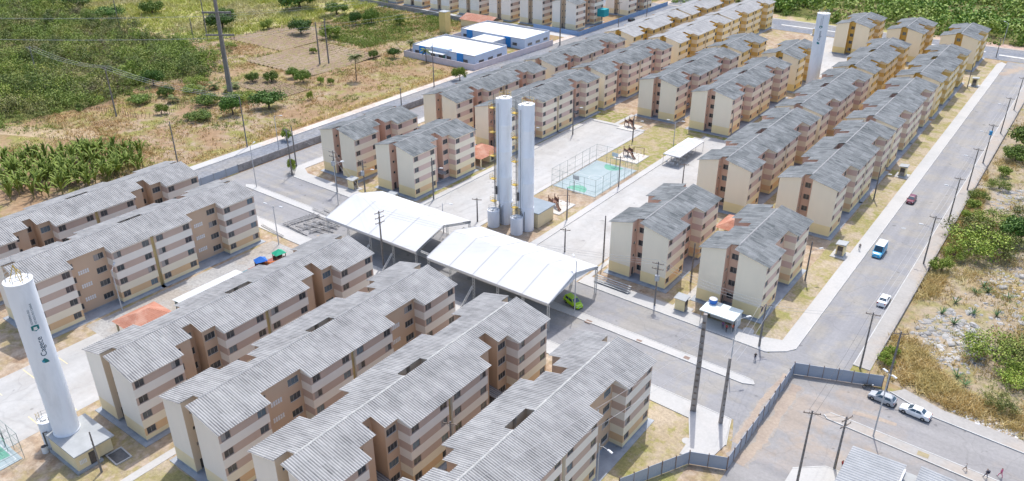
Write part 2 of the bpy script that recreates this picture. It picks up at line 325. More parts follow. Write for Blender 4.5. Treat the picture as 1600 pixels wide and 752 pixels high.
for (x0, y0, x1, y1) in ((-51.6,119,-50.4,150), (-92.6,20,-91.2,45), (-70.9,120,-69.9,212), (-112.9,203.1,-111.6,213.4), (-57.4,20,-56.4,90), (-140,151,-122,152.2)):
    walk('footpath', rect(x0, y0, x1, y1), walk_concrete, h=0.06)
# pale painted kerb stones along the carriageways
kerb_w = mat('kerb_white', (0.54,0.54,0.525), (0.42,0.42,0.41), 0.5)
def kerb(pts, w=0.16, h=0.17):
    b = MB()
    for p, q in zip(pts[:-1], pts[1:]):
        d = Vector((q[0]-p[0], q[1]-p[1])); d.normalize(); n = Vector((-d.y, d.x))*w/2
        b.prism([(p[0]-n.x,p[1]-n.y),(q[0]-n.x,q[1]-n.y),(q[0]+n.x,q[1]+n.y),(p[0]+n.x,p[1]+n.y)], 0.0, h, kerb_w, bottom=False)
    o = link('kerb', b.mesh('kerb')); o['kind'] = 'structure'
kerb([(-19.47,121),(-19.47,345)]); kerb([(-28.73,119.7),(-28.73,348)]); kerb([(-12.7,117.15),(-6,114.62),(6,113.8),(60,110.2)])
kerb([(-19.35,105.4),(-18.65,104.65),(1.6,103.52),(40,101.1)]); kerb([(-18.7,106.35),(-15.5,106.38),(2,105.58),(40,103.5)]); kerb([(-19.25,91.2),(-15.6,94.27),(-13.2,94.45)])
kerb([cr(-71,116.3),cr(-32.6,116.1),(-29.6,118.3)]); kerb([cr(-150,96.3),cr(-43,96.3),(-30.3,95.9),(-28.6,90)]); kerb([cr(-163.9,106.1),cr(-162.6,105.1),cr(-32.4,105.5),(-30.7,106.1),(-31.3,107.0),cr(-33,107.3),cr(-162.6,107.0)])
kerb([cr(-119.8,116.3),cr(-157.9,116.4),(-163,124),(-163,212)]); kerb([(-86.5,118),(-86.5,206)]); kerb([(-119.7,118),(-119.7,201.5),(-103.4,201.5)]); kerb([(-182.42,60),(-182.42,420)])
# sand blown over the paving, ragged edges
drift_m = ground_mat('sand_drift', [(0.36,0.30,0.25),(0.32,0.265,0.225),(0.38,0.315,0.255)], big=0.1, mid=0.3, fine=2.0, bump=0.1, con=0.6); drift_l = ground_mat('sand_drift_thin', [(0.32,0.295,0.27),(0.30,0.275,0.255),(0.33,0.30,0.265)], big=0.1, mid=0.3, fine=2.0, bump=0.1, con=0.6)
def drift(path, w, z, m, seed):
    g = random.Random(seed); L = []; Rr_ = []
    for (x0, y0), (x1, y1) in zip(path[:-1], path[1:]):
        d = Vector((x1-x0, y1-y0)); n = max(2, int(d.length/0.8)); d.normalize(); q = Vector((-d.y, d.x))
        for k in range(n):
            x, y = x0+(x1-x0)*k/n, y0+(y1-y0)*k/n; e = w*(0.45+0.55*abs(math.sin(0.35*len(L)+seed)))*g.uniform(0.75,1.15); e2 = w*0.5*g.uniform(0.3,1.0); L.append((x+q.x*e, y+q.y*e)); Rr_.append((x-q.x*e2, y-q.y*e2))
    sheet('sand_drift', L+Rr_[::-1], z, m)
for k, (pth, w) in enumerate((([(-25.2,87.5),(-24.6,96),(-24.8,104),(-24.9,111)],2.0), ([(-27.6,112),(-28.2,104),(-28.0,96),(-28.0,90.5)],1.0), ([(-25,113),(-20,114.8),(-15.5,116.2)],1.1), ([(-27.6,330),(-25,338),(-22,347)],3.0), ([(-62,120.4),(-48,119.8)],0.5), ([(-128,100),(-118,99)],0.6), ([(-16,108.5),(-9,109.6)],0.9))):
    drift(pth, w*1.35, 0.0262+0.0006*k, drift_l, k+1); drift(pth, w*0.8, 0.0322+0.0006*k, drift_m, k+7)
# yellow bay lines on the parking slab, faded
ymark = mat('yellow_mark', (0.72,0.55,0.22), (0.60,0.55,0.42), 1.5)
for k in range(7):
    for x0 in (-129.6, -116.6):
        sheet('parking_line', rect(x0, 12+5.2*k, x0+4.4, 12.14+5.2*k), 0.032, ymark)

# ------------------------------------------------------------------ apartment blocks
HW, UL, GAP = 6.2, 22.9, 0.8                 # half width, unit length, joint between two units of a block
EAVE, RIDGE, OH = 11.15, 12.75, 6.75
SLOPE = (RIDGE-EAVE)/OH
def zroof(x): return RIDGE - SLOPE*abs(x)
def pal(name, cream, band, recess, base, bandg, slot, low=None):
    low = low or tuple(0.5*a+0.5*b for a, b in zip(cream, base))
    return {k: mat(f'{name}_{k}', c, tuple(x*0.955 for x in c), 0.35, 0.9, objvar=0.06, stretch=(1,1,0.3)) for k, c in dict(cream=cream, band=band, recess=recess, base=base, bandg=bandg, slot=slot, low=low).items()}
PAL = {
 'tan': pal('tan', (0.82,0.765,0.685), (0.555,0.42,0.345), (0.61,0.445,0.315), (0.82,0.70,0.46), (0.70,0.48,0.28), (0.72,0.58,0.43)),
 'pink': pal('pink', (0.87,0.775,0.615), (0.70,0.52,0.445), (0.73,0.505,0.395), (0.87,0.71,0.40), (0.82,0.56,0.32), (0.78,0.54,0.41)),
 'yellow': pal('yellow', (0.88,0.755,0.55), (0.78,0.545,0.20), (0.76,0.50,0.14), (0.86,0.66,0.30), (0.80,0.53,0.18), (0.76,0.50,0.14)),
}
plinth_m = mat('plinth', (0.36,0.39,0.42), (0.28,0.30,0.33), 0.5)
joint_m = mat('joint_ochre', (0.60,0.46,0.22), (0.46,0.35,0.17), 0.6)
frame_m = mat('window_frame', (0.30,0.28,0.27), (0.23,0.215,0.205), 3.0, 0.5)
glass_m = mat('window_glass', (0.045,0.055,0.065), (0.10,0.11,0.115), 0.7, 0.12, spec=0.6, coords='Object', objvar=0.3)
glass2_m = mat('window_glass_teal', (0.16,0.22,0.26), (0.10,0.14,0.16), 0.7, 0.12, spec=0.6)
curtain_m = mat('window_curtain', (0.42,0.39,0.36), (0.30,0.27,0.25), 2.0, 0.8, stretch=(6,6,0.5))
white_m = mat('white_paint', (0.80,0.80,0.79), (0.72,0.72,0.71), 0.8)
door_m = mat('door_dark', (0.07,0.065,0.065), (0.12,0.10,0.09), 2.0, 0.6)
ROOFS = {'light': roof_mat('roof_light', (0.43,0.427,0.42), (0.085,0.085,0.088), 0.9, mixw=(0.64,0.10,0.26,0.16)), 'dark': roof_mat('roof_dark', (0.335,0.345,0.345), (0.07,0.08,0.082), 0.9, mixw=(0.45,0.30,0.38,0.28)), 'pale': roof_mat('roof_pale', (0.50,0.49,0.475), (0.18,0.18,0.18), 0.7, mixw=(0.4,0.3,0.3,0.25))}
ridge_white = mat('ridge_white', (0.50,0.495,0.475), (0.30,0.30,0.29), 1.0); ridge_grey = mat('ridge_grey', (0.34,0.34,0.34), (0.22,0.22,0.22), 1.0)

FL = [0.2 + 2.75*k for k in range(4)]
def zbands(kind):
    """list of (z0, z1, key)"""
    if kind == 'side':
        out = [(0, FL[0]+0.95, 'base'), (FL[0]+0.95, FL[0]+2.25, 'bandg')]
        for k in range(1, 4): out += [(FL[k-1]+2.25, FL[k]+0.95, 'low' if k == 1 else 'cream'), (FL[k]+0.95, FL[k]+2.25, 'band')]
        return out + [(FL[3]+2.25, EAVE-0.02, 'cream')]
    if kind == 'gable': return [(0, 2.7, 'base'), (2.7, EAVE-0.02, 'cream')]
    return [(0, EAVE-0.02, kind)]
def side_outline(kind, sgn):
    """x profile of a long side from y=0 to UL; returns list of (x, y)"""
    if kind == 'P': return [(6.2,0),(6.2,7.8),(4.0,7.8),(4.0,15.2),(6.2,15.2),(6.2,UL)]
    return [(6.2,0),(6.2,7.8),(4.0,7.8),(4.0,10.8),(1.5,10.8),(1.5,12.9),(4.0,12.9),(4.0,15.2),(6.2,15.2),(6.2,UL)]
def unit(palette, right):
    """walls of one stair unit; returns mesh, list of windows (kind, x, y, z, rot), extra"""
    P = PAL[palette]; left = 'E' if right == 'P' else 'P'
    b = MB(); wins = []
    def seg(p0, p1, kind, ops=()):
        p0 = Vector(p0); p1 = Vector(p1); d = p1-p0; Ls = d.length; d.normalize(); nrm = Vector((d.y, -d.x))
        us = sorted({0.0, Ls} | {u for o in ops for u in (o[0], o[0]+o[1])}); bz = zbands(kind)
        zs = sorted({z for q in bz for z in q[:2]} | {z for o in ops for z in (o[2], o[2]+o[3])})
        for i in range(len(us)-1):
            for j in range(len(zs)-1):
                uc, zc = (us[i]+us[i+1])/2, (zs[j]+zs[j+1])/2
                if any(o[0] < uc < o[0]+o[1] and o[2] < zc < o[2]+o[3] for o in ops): continue
                key = next((q[2] for q in bz if q[0] <= zc <= q[1]), bz[-1][2])
                a = p0 + d*us[i]; c = p0 + d*us[i+1]
                b.face(((a.x,a.y,zs[j]),(c.x,c.y,zs[j]),(c.x,c.y,zs[j+1]),(a.x,a.y,zs[j+1])), P[key])
        t0, t1 = zroof(p0.x)-0.03, zroof(p1.x)-0.03
        if min(t0, t1) > EAVE: b.face(((p0.x,p0.y,EAVE-0.02),(p1.x,p1.y,EAVE-0.02),(p1.x,p1.y,t1),(p0.x,p0.y,t0)), P[bz[-1][2]])
        for o in ops:                                   # reveals and the window that fills the opening
            u0, w, z0, h = o[:4]; dep = 0.16
            A = p0 + d*u0; B = p0 + d*(u0+w); Ai = A - nrm*dep; Bi = B - nrm*dep
            rm = P['cream'] if kind != 'side' else P['band']
            for q in (((A.x,A.y,z0),(B.x,B.y,z0),(Bi.x,Bi.y,z0),(Ai.x,Ai.y,z0)), ((Ai.x,Ai.y,z0+h),(Bi.x,Bi.y,z0+h),(B.x,B.y,z0+h),(A.x,A.y,z0+h)),
                      ((A.x,A.y,z0),(Ai.x,Ai.y,z0),(Ai.x,Ai.y,z0+h),(A.x,A.y,z0+h)), ((Bi.x,Bi.y,z0),(B.x,B.y,z0),(B.x,B.y,z0+h),(Bi.x,Bi.y,z0+h))): b.face(q, rm)
            mid = (A+B)/2 - nrm*0.13
            wins.append((o[4], mid.x, mid.y, z0, math.atan2(d.y, d.x)))
    wz = [f+1.0 for f in FL]
    W = lambda u, w, kind, h=1.2, dz=0.0: [(u, w, z+dz, h, kind) for z in wz]
    # gable end towards the viewer, with its slot
    seg((-6.2,0), (-1.5,0), 'gable')
    seg((-1.5,0), (-1.5,2.2), 'slot', W(0.9, 0.7, 'small', 0.6, 0.5)[1:] + [(0.8, 0.9, 0.05, 2.1, 'door')])
    slot_w = W(0.35, 1.25, 'mid') if palette != 'tan' else W(0.45, 0.7, 'small', 0.6, 0.5)
    seg((-1.5,2.2), (0.9,2.2), 'slot', slot_w)
    seg((0.9,2.2), (0.9,0), 'slot'); seg((0.9,0), (6.2,0), 'gable')
    # right long side
    o = side_outline(right, 1)
    for a, c in zip(o[:-1], o[1:]):
        if a[0] == c[0] == 6.2:
            seg(a, c, 'side', W(0.35, 1.4, 'mid') + W(abs(c[1]-a[1])-1.75, 1.4, 'mid'))
        elif a[0] == c[0] == 4.0:
            Ln = c[1]-a[1]
            if right == 'P': seg(a, c, 'recess', W(0.5, 0.8, 'narrow') + W(Ln-2.3, 1.9, 'wide') )
            elif a[1] < 9: seg(a, c, 'recess', W(0.5, 0.8, 'narrow'))
            else: seg(a, c, 'recess', W(0.25, 1.8, 'wide'))
        elif a[0] == c[0] == 1.5:
            seg(a, c, 'recess', W(0.35, 1.4, 'mid')[1:] + [(0.45, 1.2, 0.05, 2.15, 'bigdoor')])
        else: seg(a, c, 'side' if (a[1] > 15 and a[0] < c[0]) else 'recess')
    # far end and left side
    for a, c in (((6.2,UL),(0.9,UL)), ((-1.5,UL),(-6.2,UL))): seg(a, c, 'gable')
    for a, c in (((0.9,UL),(0.9,UL-3)), ((0.9,UL-3),(-1.5,UL-3)), ((-1.5,UL-3),(-1.5,UL))): seg(a, c, 'slot')
    o = [(-x, y) for x, y in side_outline(left, -1)][::-1]
    for a, c in zip(o[:-1], o[1:]): seg(a, c, 'side' if a[0] == c[0] == -6.2 else 'recess')
    return b.mesh('wall'), wins
UNITS = {}
def get_unit(p, r):
    if (p, r) not in UNITS: UNITS[(p, r)] = unit(p, r)
    return UNITS[(p, r)]

def roof_mesh(n_units, right, rm):
    """corrugated sheets on two slopes with the notches of the plan cut out"""
    left = 'E' if right == 'P' else 'P'; LT = n_units*UL + (n_units-1)*GAP; y0, y1 = -0.3, LT+0.3
    def xmax(kind, y):
        for u in range(n_units):
            t = y - u*(UL+GAP)
            if 8.1 < t < 14.9:
                if kind == 'P': return 4.5
                return 1.95 if 11.05 < t < 12.6 else 4.5
        return OH
    def xin(y):                                         # slot in the ridge on the left slope
        for u in range(n_units):
            t = y - u*(UL+GAP)
            if -1.0 < t < 1.9 or UL-1.9 < t < UL+1.0: return 1.45
        return 0.0
    pitch, ns = 0.36, 4; V = []; F = []
    ys = list(np.arange(y0, y1+1e-6, pitch/ns))
    amp = 0.04
    for i in range(len(ys)-1):
        a, c = ys[i], ys[i+1]; m = (a+c)/2
        za, zc = amp*math.cos(2*math.pi*a/pitch), amp*math.cos(2*math.pi*c/pitch)
        for sg, kind in ((1, right), (-1, left)):
            xa = xin(m) if sg < 0 else 0.0; xb = xmax(kind, m)
            cuts = [xa] + [q for q in (1.69*k for k in range(1, 4)) if xa+0.2 < q < xb-0.2] + [xb]
            for j in range(len(cuts)-1):
                p, q = cuts[j], cuts[j+1]; lift = 0.012*(3-int((p+q)/2/1.69))
                q2 = q + (0.12 if j < len(cuts)-2 else 0)
                k = len(V)
                V += [(sg*p, a, zroof(p)+za+0.05+lift), (sg*q2, a, zroof(q2)+za+0.05+lift), (sg*q2, c, zroof(q2)+zc+0.05+lift), (sg*p, c, zroof(p)+zc+0.05+lift)]
                F.append((k, k+1, k+2, k+3) if sg > 0 else (k+3, k+2, k+1, k))
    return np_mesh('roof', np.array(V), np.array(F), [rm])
def ridge_mesh(m):
    b = MB(); y = 1.9
    while y < UL-1.9-0.1:                                # cap pieces, each a touch off the last
        e = min(UL-1.9, y+1.1); dz = 0.012*((int(y*7)) % 3)
        pr = [(-0.17, zroof(0.17)+0.10+dz), (-0.08, RIDGE+0.15+dz), (0.08, RIDGE+0.15+dz), (0.17, zroof(0.17)+0.10+dz)]
        for p, q in zip(pr[:-1], pr[1:]): b.face(((p[0],y,p[1]),(q[0],y,q[1]),(q[0],e,q[1]),(p[0],e,p[1])), m)
        b.face([(p[0],y,p[1]) for p in pr], m); b.face([(p[0],e,p[1]) for p in reversed(pr)], m)
        y = e
    return b.mesh('ridge_cap')

WIN = {'mid': (1.4,1.2), 'wide': (1.9,1.2), 'narrow': (0.8,1.2), 'small': (0.7,0.6), 'door': (0.9,2.1), 'bigdoor': (1.2,2.15)}
def window_meshes(kind):
    w, h = WIN[kind]; f = MB(); p = MB(); c = MB(); t = 0.06; x = w/2 - 0.005
    door = 'door' in kind
    n = 1 if kind in ('small', 'door') else (4 if kind == 'wide' else 2)
    if n == 4: n = 3
    f.box(-x,-0.03,0.005,-x+t,0.03,h-0.005,frame_m); f.box(x-t,-0.03,0.005,x,0.03,h-0.005,frame_m)
    f.box(-x+t,-0.03,0.005,x-t,0.03,t,frame_m); f.box(-x+t,-0.03,h-t,x-t,0.03,h-0.005,frame_m)
    for k in range(1, n):
        xm = -x + 2*x*k/n; f.box(xm-0.03,-0.028,t,xm+0.03,0.028,h-t,frame_m)
    pm = door_m if door else glass_m
    p.box(-x+t,-0.008,t,x-t,0.008,h-t,pm)
    fm = f.mesh('window'); pmesh = p.mesh('pane')
    p2 = MB(); p2.box(-x+t,-0.008,t,x-t,0.008,h-t,door_m if door else glass2_m); pm2 = p2.mesh('pane')
    p3 = MB(); p3.box(-x+t,-0.008,t,0 if not door else x-t,0.008,h-t,door_m if door else curtain_m)
    if not door: p3.box(0.0,-0.008,t,x-t,0.008,h-t,glass_m)
    pm3 = p3.mesh('pane')
    both = []
    for src in (p, p2, p3):
        q = MB(); q.v = list(f.v)+list(src.v); q.mats = list(f.mats); q.f = list(f.f)+[tuple(i+len(f.v) for i in a) for a in src.f]
        q.m = list(f.m)+[q.mi(src.mats[i]) for i in src.m]; both.append(q.mesh('window'))
    return fm, (pmesh, pm2, pm3), both
WM = {k: window_meshes(k) for k in WIN}
def vent_mesh():
    b = MB()
    for r in range(2):
        for k in range(5): b.box(-0.95+0.4*k,-0.05,0.05+0.42*r,-0.95+0.4*k+0.28,0.03,0.05+0.42*r+0.34,white_m)
    return b.mesh('vent_blocks')
VENT = vent_mesh()
def plinth_mesh(right):
    left = 'E' if right == 'P' else 'P'; b = MB(); e = 0.03
    po = [(-6.2-e,-e),(-1.5+e,-e),(-1.5+e,2.17),(0.9-e,2.17),(0.9-e,-e)] + [(6.2+e,-e),(6.2+e,7.83),(4.03,7.83),(4.03,15.17),(6.2+e,15.17),(6.2+e,UL+e),(-6.2-e,UL+e)]
    b.prism(po, 0.0, 0.42, plinth_m, bottom=False)
    b.prism([(-7.0,-0.8),(7.0,-0.8),(7.0,UL+0.7),(-7.0,UL+0.7)], 0.0, 0.09, plinth_m, bottom=False)
    return b.mesh('plinth')
PLINTH = {r: plinth_mesh(r) for r in 'EP'}
_jb = MB(); _jb.box(5.6,0,0,5.75,GAP,EAVE,joint_m); _jb.box(-5.75,0,0,-5.6,GAP,EAVE,joint_m); JOINT = _jb.mesh('joint_panel')
RCACHE = {}; RIDGES = {}
def porch_mesh():
    V = []; F = []; ys = np.arange(10.85, 12.86, 0.1)
    for a, c in zip(ys[:-1], ys[1:]):
        k = len(V); za, zc = 0.03*math.cos(a*17.45), 0.03*math.cos(c*17.45); V += [(1.55,a,2.95+za),(5.3,a,2.55+za),(5.3,c,2.55+zc),(1.55,c,2.95+zc)]; F.append((k,k+1,k+2,k+3))
    return np_mesh('porch_roof', np.array(V), np.array(F), [ROOFS['light']])
PORCH = porch_mesh()
def block(x, y, n, palette, right, roof, label, group, near=False, capm=None, name='apartment_block', rz=0.0, fit=None, windows=True):
    """x = ridge, y = front wall; n units; fit = true length over the roof, for blocks a little shorter"""
    root = empty(name, (x, y, 0), rz, label, 'apartment block', group)
    sy = 1.0
    if fit: sy = fit/(n*UL+(n-1)*GAP+0.6); root.scale = (1, sy, 1)
    wm, wins = get_unit(palette, right)
    key = (n, right, roof)
    if key not in RCACHE: RCACHE[key] = (roof_mesh(n, right, ROOFS[roof]), {})
    rm, rd = RCACHE[key]; capm = capm or ridge_grey
    if capm.name not in RIDGES: RIDGES[capm.name] = ridge_mesh(capm)
    ro = link('roof', rm, root)
    for u in range(n): link('ridge_cap', RIDGES[capm.name], ro, (0, u*(UL+GAP), 0))
    for u in range(n):
        oy = u*(UL+GAP)
        link('wall', wm, root, (0, oy, 0)); link('plinth', PLINTH[right], root, (0, oy, 0.0))
        if u: link('joint_panel', JOINT, root, (0, oy-GAP, 0))
        if not windows: continue
        for kind, wx, wy, wz, rot in wins:
            if u and kind in ('small', 'door') and wy < 4: continue
            if u and wy < 3.3 and wx < 2: continue
            v = R.random(); vi = 0 if v < 0.72 else (1 if v < 0.85 else 2); fm, pms, both = WM[kind]
            nm = 'door' if 'door' in kind else 'window'
            if near:
                w = link(nm, fm, root, (wx, wy+oy, wz), rot); link('pane', pms[vi], w)
            else: link(nm, both[vi], root, (wx, wy+oy, wz), rot)
        if right == 'E' and near: link('porch_roof', PORCH, root, (0, oy, 0))
        if right == 'P' and palette == 'tan':
            for k in range(3): link('vent_blocks', VENT, root, (4.02, 10.6+oy, FL[k+1]-0.55), math.pi/2)
    return root
RO = 0.3
GS, GN, GY, GF = 'tan-banded blocks south of the cross street', 'pink-banded blocks of the northern estate', 'yellow-banded blocks at the far end of the estate', 'blocks of the estate beyond the school'
for x, y, rg, cap, lab in (
  (-160.6, 43.6, 'E', None, 'long tan-banded block beside the banana plants, nearest the outer avenue'),
  (-141.6, 44.1, 'P', None, 'long tan-banded block between the banana-side block and the paved yard with red tile hut'),
  (-102.9, 40.5, 'E', None, 'long tan-banded block right behind the near lettered water tower'),
  (-83.7, 41.0, 'P', None, 'long tan-banded block in the foreground, second from the near water tower'),
  (-65.1, 41.5, 'E', ridge_white, 'long tan-banded block with white ridge cap, second from the lawn with the tall pole'),
  (-46.5, 41.5, 'P', ridge_white, 'long tan-banded block at the foreground corner beside the lawn and tall concrete pole')):
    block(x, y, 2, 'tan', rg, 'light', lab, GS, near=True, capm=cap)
for x, y, n, p, rg, rf, fit, near, lab in (
  (-43.4, 124.6, 1, 'pink', 'P', 'dark', None, True, 'short pink-banded block behind the bus shelter with blue water tank'),
  (-62.1, 124.0, 1, 'pink', 'P', 'dark', None, True, 'short pink-banded block beside the white marquee and the pole transformer'),
  (-43.6, 165.0, 2, 'pink', 'P', 'dark', None, True, 'long pink-banded block along the avenue opposite the blue and white van'),
  (-62.3, 164.2, 2, 'pink', 'P', 'dark', None, True, 'long pink-banded block second from the avenue, behind the red tile hut'),
  (-43.6, 214.2, 2, 'pink', 'P', 'dark', None, False, 'long pink-banded block along the avenue, second of its row past the red car'),
  (-62.2, 213.2, 2, 'pink', 'P', 'dark', None, False, 'long pink-banded block second from the avenue, just before the far lettered tower'),
  (-86.7, 212.0, 2, 'pink', 'E', 'dark', None, True, 'long pink-banded block with arched entry facing the open-sided white shelter'),
  (-104.9, 213.9, 2, 'pink', 'E', 'dark', None, True, 'long pink-banded block facing the plaza lawn beside the far playground'),
  (-128.5, 212.4, 2, 'pink', 'E', 'dark', 46.0, False, 'long pink-banded block behind the far corner of the plaza parking lane'),
  (-128.7, 163.9, 2, 'pink', 'E', 'dark', 46.0, True, 'long pink-banded block alongside the plaza parking lane behind the twin towers'),
  (-147.5, 163.6, 2, 'pink', 'E', 'dark', 44.5, False, 'long pink-banded block along the outer avenue wall, first in its row'),
  (-146.4, 211.2, 2, 'pink', 'E', 'dark', 46.0, False, 'long pink-banded block along the outer avenue opposite the white-roofed school'),
  (-148.8, 126.2, 1, 'pink', 'E', 'dark', None, True, 'short pink-banded block at the corner of the outer avenue wall and the cross street'),
  (-129.7, 126.8, 1, 'pink', 'E', 'dark', None, True, 'short pink-banded block behind the western white marquee'),
  (-43.4, 264.6, 2, 'yellow', 'P', 'dark', None, False, 'long yellow-banded block along the avenue at the far end'),
  (-62.1, 262.6, 2, 'yellow', 'E', 'dark', None, False, 'long yellow-banded block second from the avenue, just beyond the far lettered tower'),
  (-43.7, 329.3, 1, 'yellow', 'P', 'dark', None, False, 'short yellow-banded block at the far end of the avenue by the crossroads'),
  (-62.0, 328.0, 1, 'yellow', 'E', 'dark', None, False, 'short yellow-banded block at the far road, middle of the three before the woodland'),
  (-80.3, 326.5, 1, 'yellow', 'E', 'dark', None, False, 'short yellow-banded block at the far road beside the white paved lot'),
  (-86.6, 265.6, 1, 'yellow', 'E', 'dark', None, False, 'short yellow-banded block just beside the far lettered water tower'),
  (-105.3, 263.8, 1, 'yellow', 'E', 'dark', None, False, 'short yellow-banded block before the white paved lot, beside the long pale-roofed row'),
  (-128.1, 262.8, 2, 'yellow', 'E', 'pale', 46.2, False, 'long pale-roofed yellow-banded block facing the short yellow blocks, nearer of its row'),
  (-128.1, 310.2, 2, 'yellow', 'E', 'pale', 46.2, False, 'long pale-roofed yellow-banded block farthest along its row towards the woodland'),
  (-145.9, 261.8, 2, 'yellow', 'E', 'pale', 46.2, False, 'long pale-roofed block along the outer avenue opposite the blue fence, nearer one'),
  (-145.6, 309.2, 2, 'yellow', 'E', 'pale', 46.2, False, 'long pale-roofed block along the outer avenue, farther one')):
    block(x, y, n, p, rg, rf, lab, GN if p == 'pink' else GY, near=near, fit=fit)
for x, y, lab in ((-194.2,298.6,'apartment block just behind the blue fence corner, closest to the outer avenue'), (-211.4,298,'apartment block behind the white school roofs, second from the blue fence corner'),
  (-228.6,297.4,'apartment block behind the white school roofs, third from the blue fence corner'), (-246.6,297,'apartment block behind the red tile roof of the school hall'),
  (-264.6,296.8,'apartment block beyond the yellow tank tower, fifth from the blue fence corner'), (-282.6,297,'apartment block above the green field, second from the edge of the picture'),
  (-300.6,297.4,'apartment block above the green field at the picture\'s top edge, farthest left'), (-190.6,338.6,'apartment block beside the teal tank behind the blue fence')):
    block(x, y, 1, 'tan', 'E', 'dark', lab, GF)
#PART2
# ------------------------------------------------------------------ water towers
tower_w = mat('tower_white', (0.80,0.83,0.87), (0.76,0.79,0.84), 0.25, 0.6, c3=(0.70,0.73,0.77), scale2=0.5, stretch=(1,1,0.25))
tower_top = mat('tower_top', (0.74,0.75,0.75), (0.62,0.63,0.63), 1.0, 0.6)
steel_y = mat('yellow_steel', (0.62,0.42,0.06), (0.45,0.32,0.08), 2.0, 0.6)
steel_g = mat('grey_steel', (0.34,0.35,0.36), (0.25,0.26,0.27), 2.0, 0.5, metallic=0.3)
steel_d = mat('dark_steel', (0.10,0.105,0.11), (0.15,0.15,0.15), 2.0, 0.5)
cream_w = mat('cream_wall', (0.74,0.64,0.42), (0.68,0.58,0.38), 0.5, 0.9)
lid_m = mat('slab_grey', (0.40,0.415,0.42), (0.34,0.355,0.36), 0.6)
navy = mat('letter_navy', (0.02,0.06,0.10), (0.025,0.07,0.115), 1.0, 0.6); teal = mat('letter_teal', (0.02,0.20,0.21), (0.02,0.17,0.18), 1.0, 0.6); sky_b = mat('letter_blue', (0.05,0.35,0.50), (0.05,0.31,0.45), 1.0, 0.6)
def lathe(r0, prof, m, n=40, cap=None):
    """prof list of (r, z); closed top"""
    b = MB(); k0 = 0; mi = b.mi(m)
    for r, z in prof:
        for a in range(n): t = 2*math.pi*a/n; b.v.append((r*math.cos(t), r*math.sin(t), z))
    for j in range(len(prof)-1):
        for a in range(n): c = (a+1) % n; b.f.append((j*n+a, j*n+c, (j+1)*n+c, (j+1)*n+a)); b.m.append(mi)
    c = b.mi(cap or m); b.f.append(tuple((len(prof)-1)*n+a for a in range(n))); b.m.append(c)
    return b
def wrap_text(txt, size, r, az, z0, m, parent, lateral=0.0):
    """lettering that runs up the shell of a tower"""
    cu = bpy.data.curves.new('lettering', 'FONT'); cu.body = txt; cu.size = size; cu.resolution_u = 3
    tmp = bpy.data.objects.new('tmp', cu); COL.objects.link(tmp)
    dg = bpy.context.evaluated_depsgraph_get(); me = bpy.data.meshes.new_from_object(tmp.evaluated_get(dg))
    bpy.data.objects.remove(tmp); bpy.data.curves.remove(cu)
    for v in me.vertices:
        u, w = v.co.x, v.co.y
        a = az - (w - size*0.35 - 0 + lateral)/r           # letter tops point to the left as seen from outside
        v.co = (r*math.cos(a), r*math.sin(a), z0+u)
    me.materials.clear(); me.materials.append(m)
    return link('lettering', me, parent)
def patch_on(r, az, z, pts, m, parent, name='emblem'):
    b = MB(); P = [(r*math.cos(az - w/r), r*math.sin(az - w/r), z+u) for u, w in pts]; b.face(P, m); return link(name, b.mesh(name), parent)
def railing(b, r, z, h, m, n=16, a0=0, a1=2*math.pi, cx=0, cy=0):
    pts = [(cx+r*math.cos(a0+(a1-a0)*k/n), cy+r*math.sin(a0+(a1-a0)*k/n)) for k in range(n+1)]
    for zz in (z+h*0.5, z+h): b.tube([(x, y, zz) for x, y in pts], 0.03, n=4, m=m, caps=False)
    for k in range(0, n+1, 2): b.tube([(*pts[k], z), (*pts[k], z+h)], 0.03, n=4, m=m)
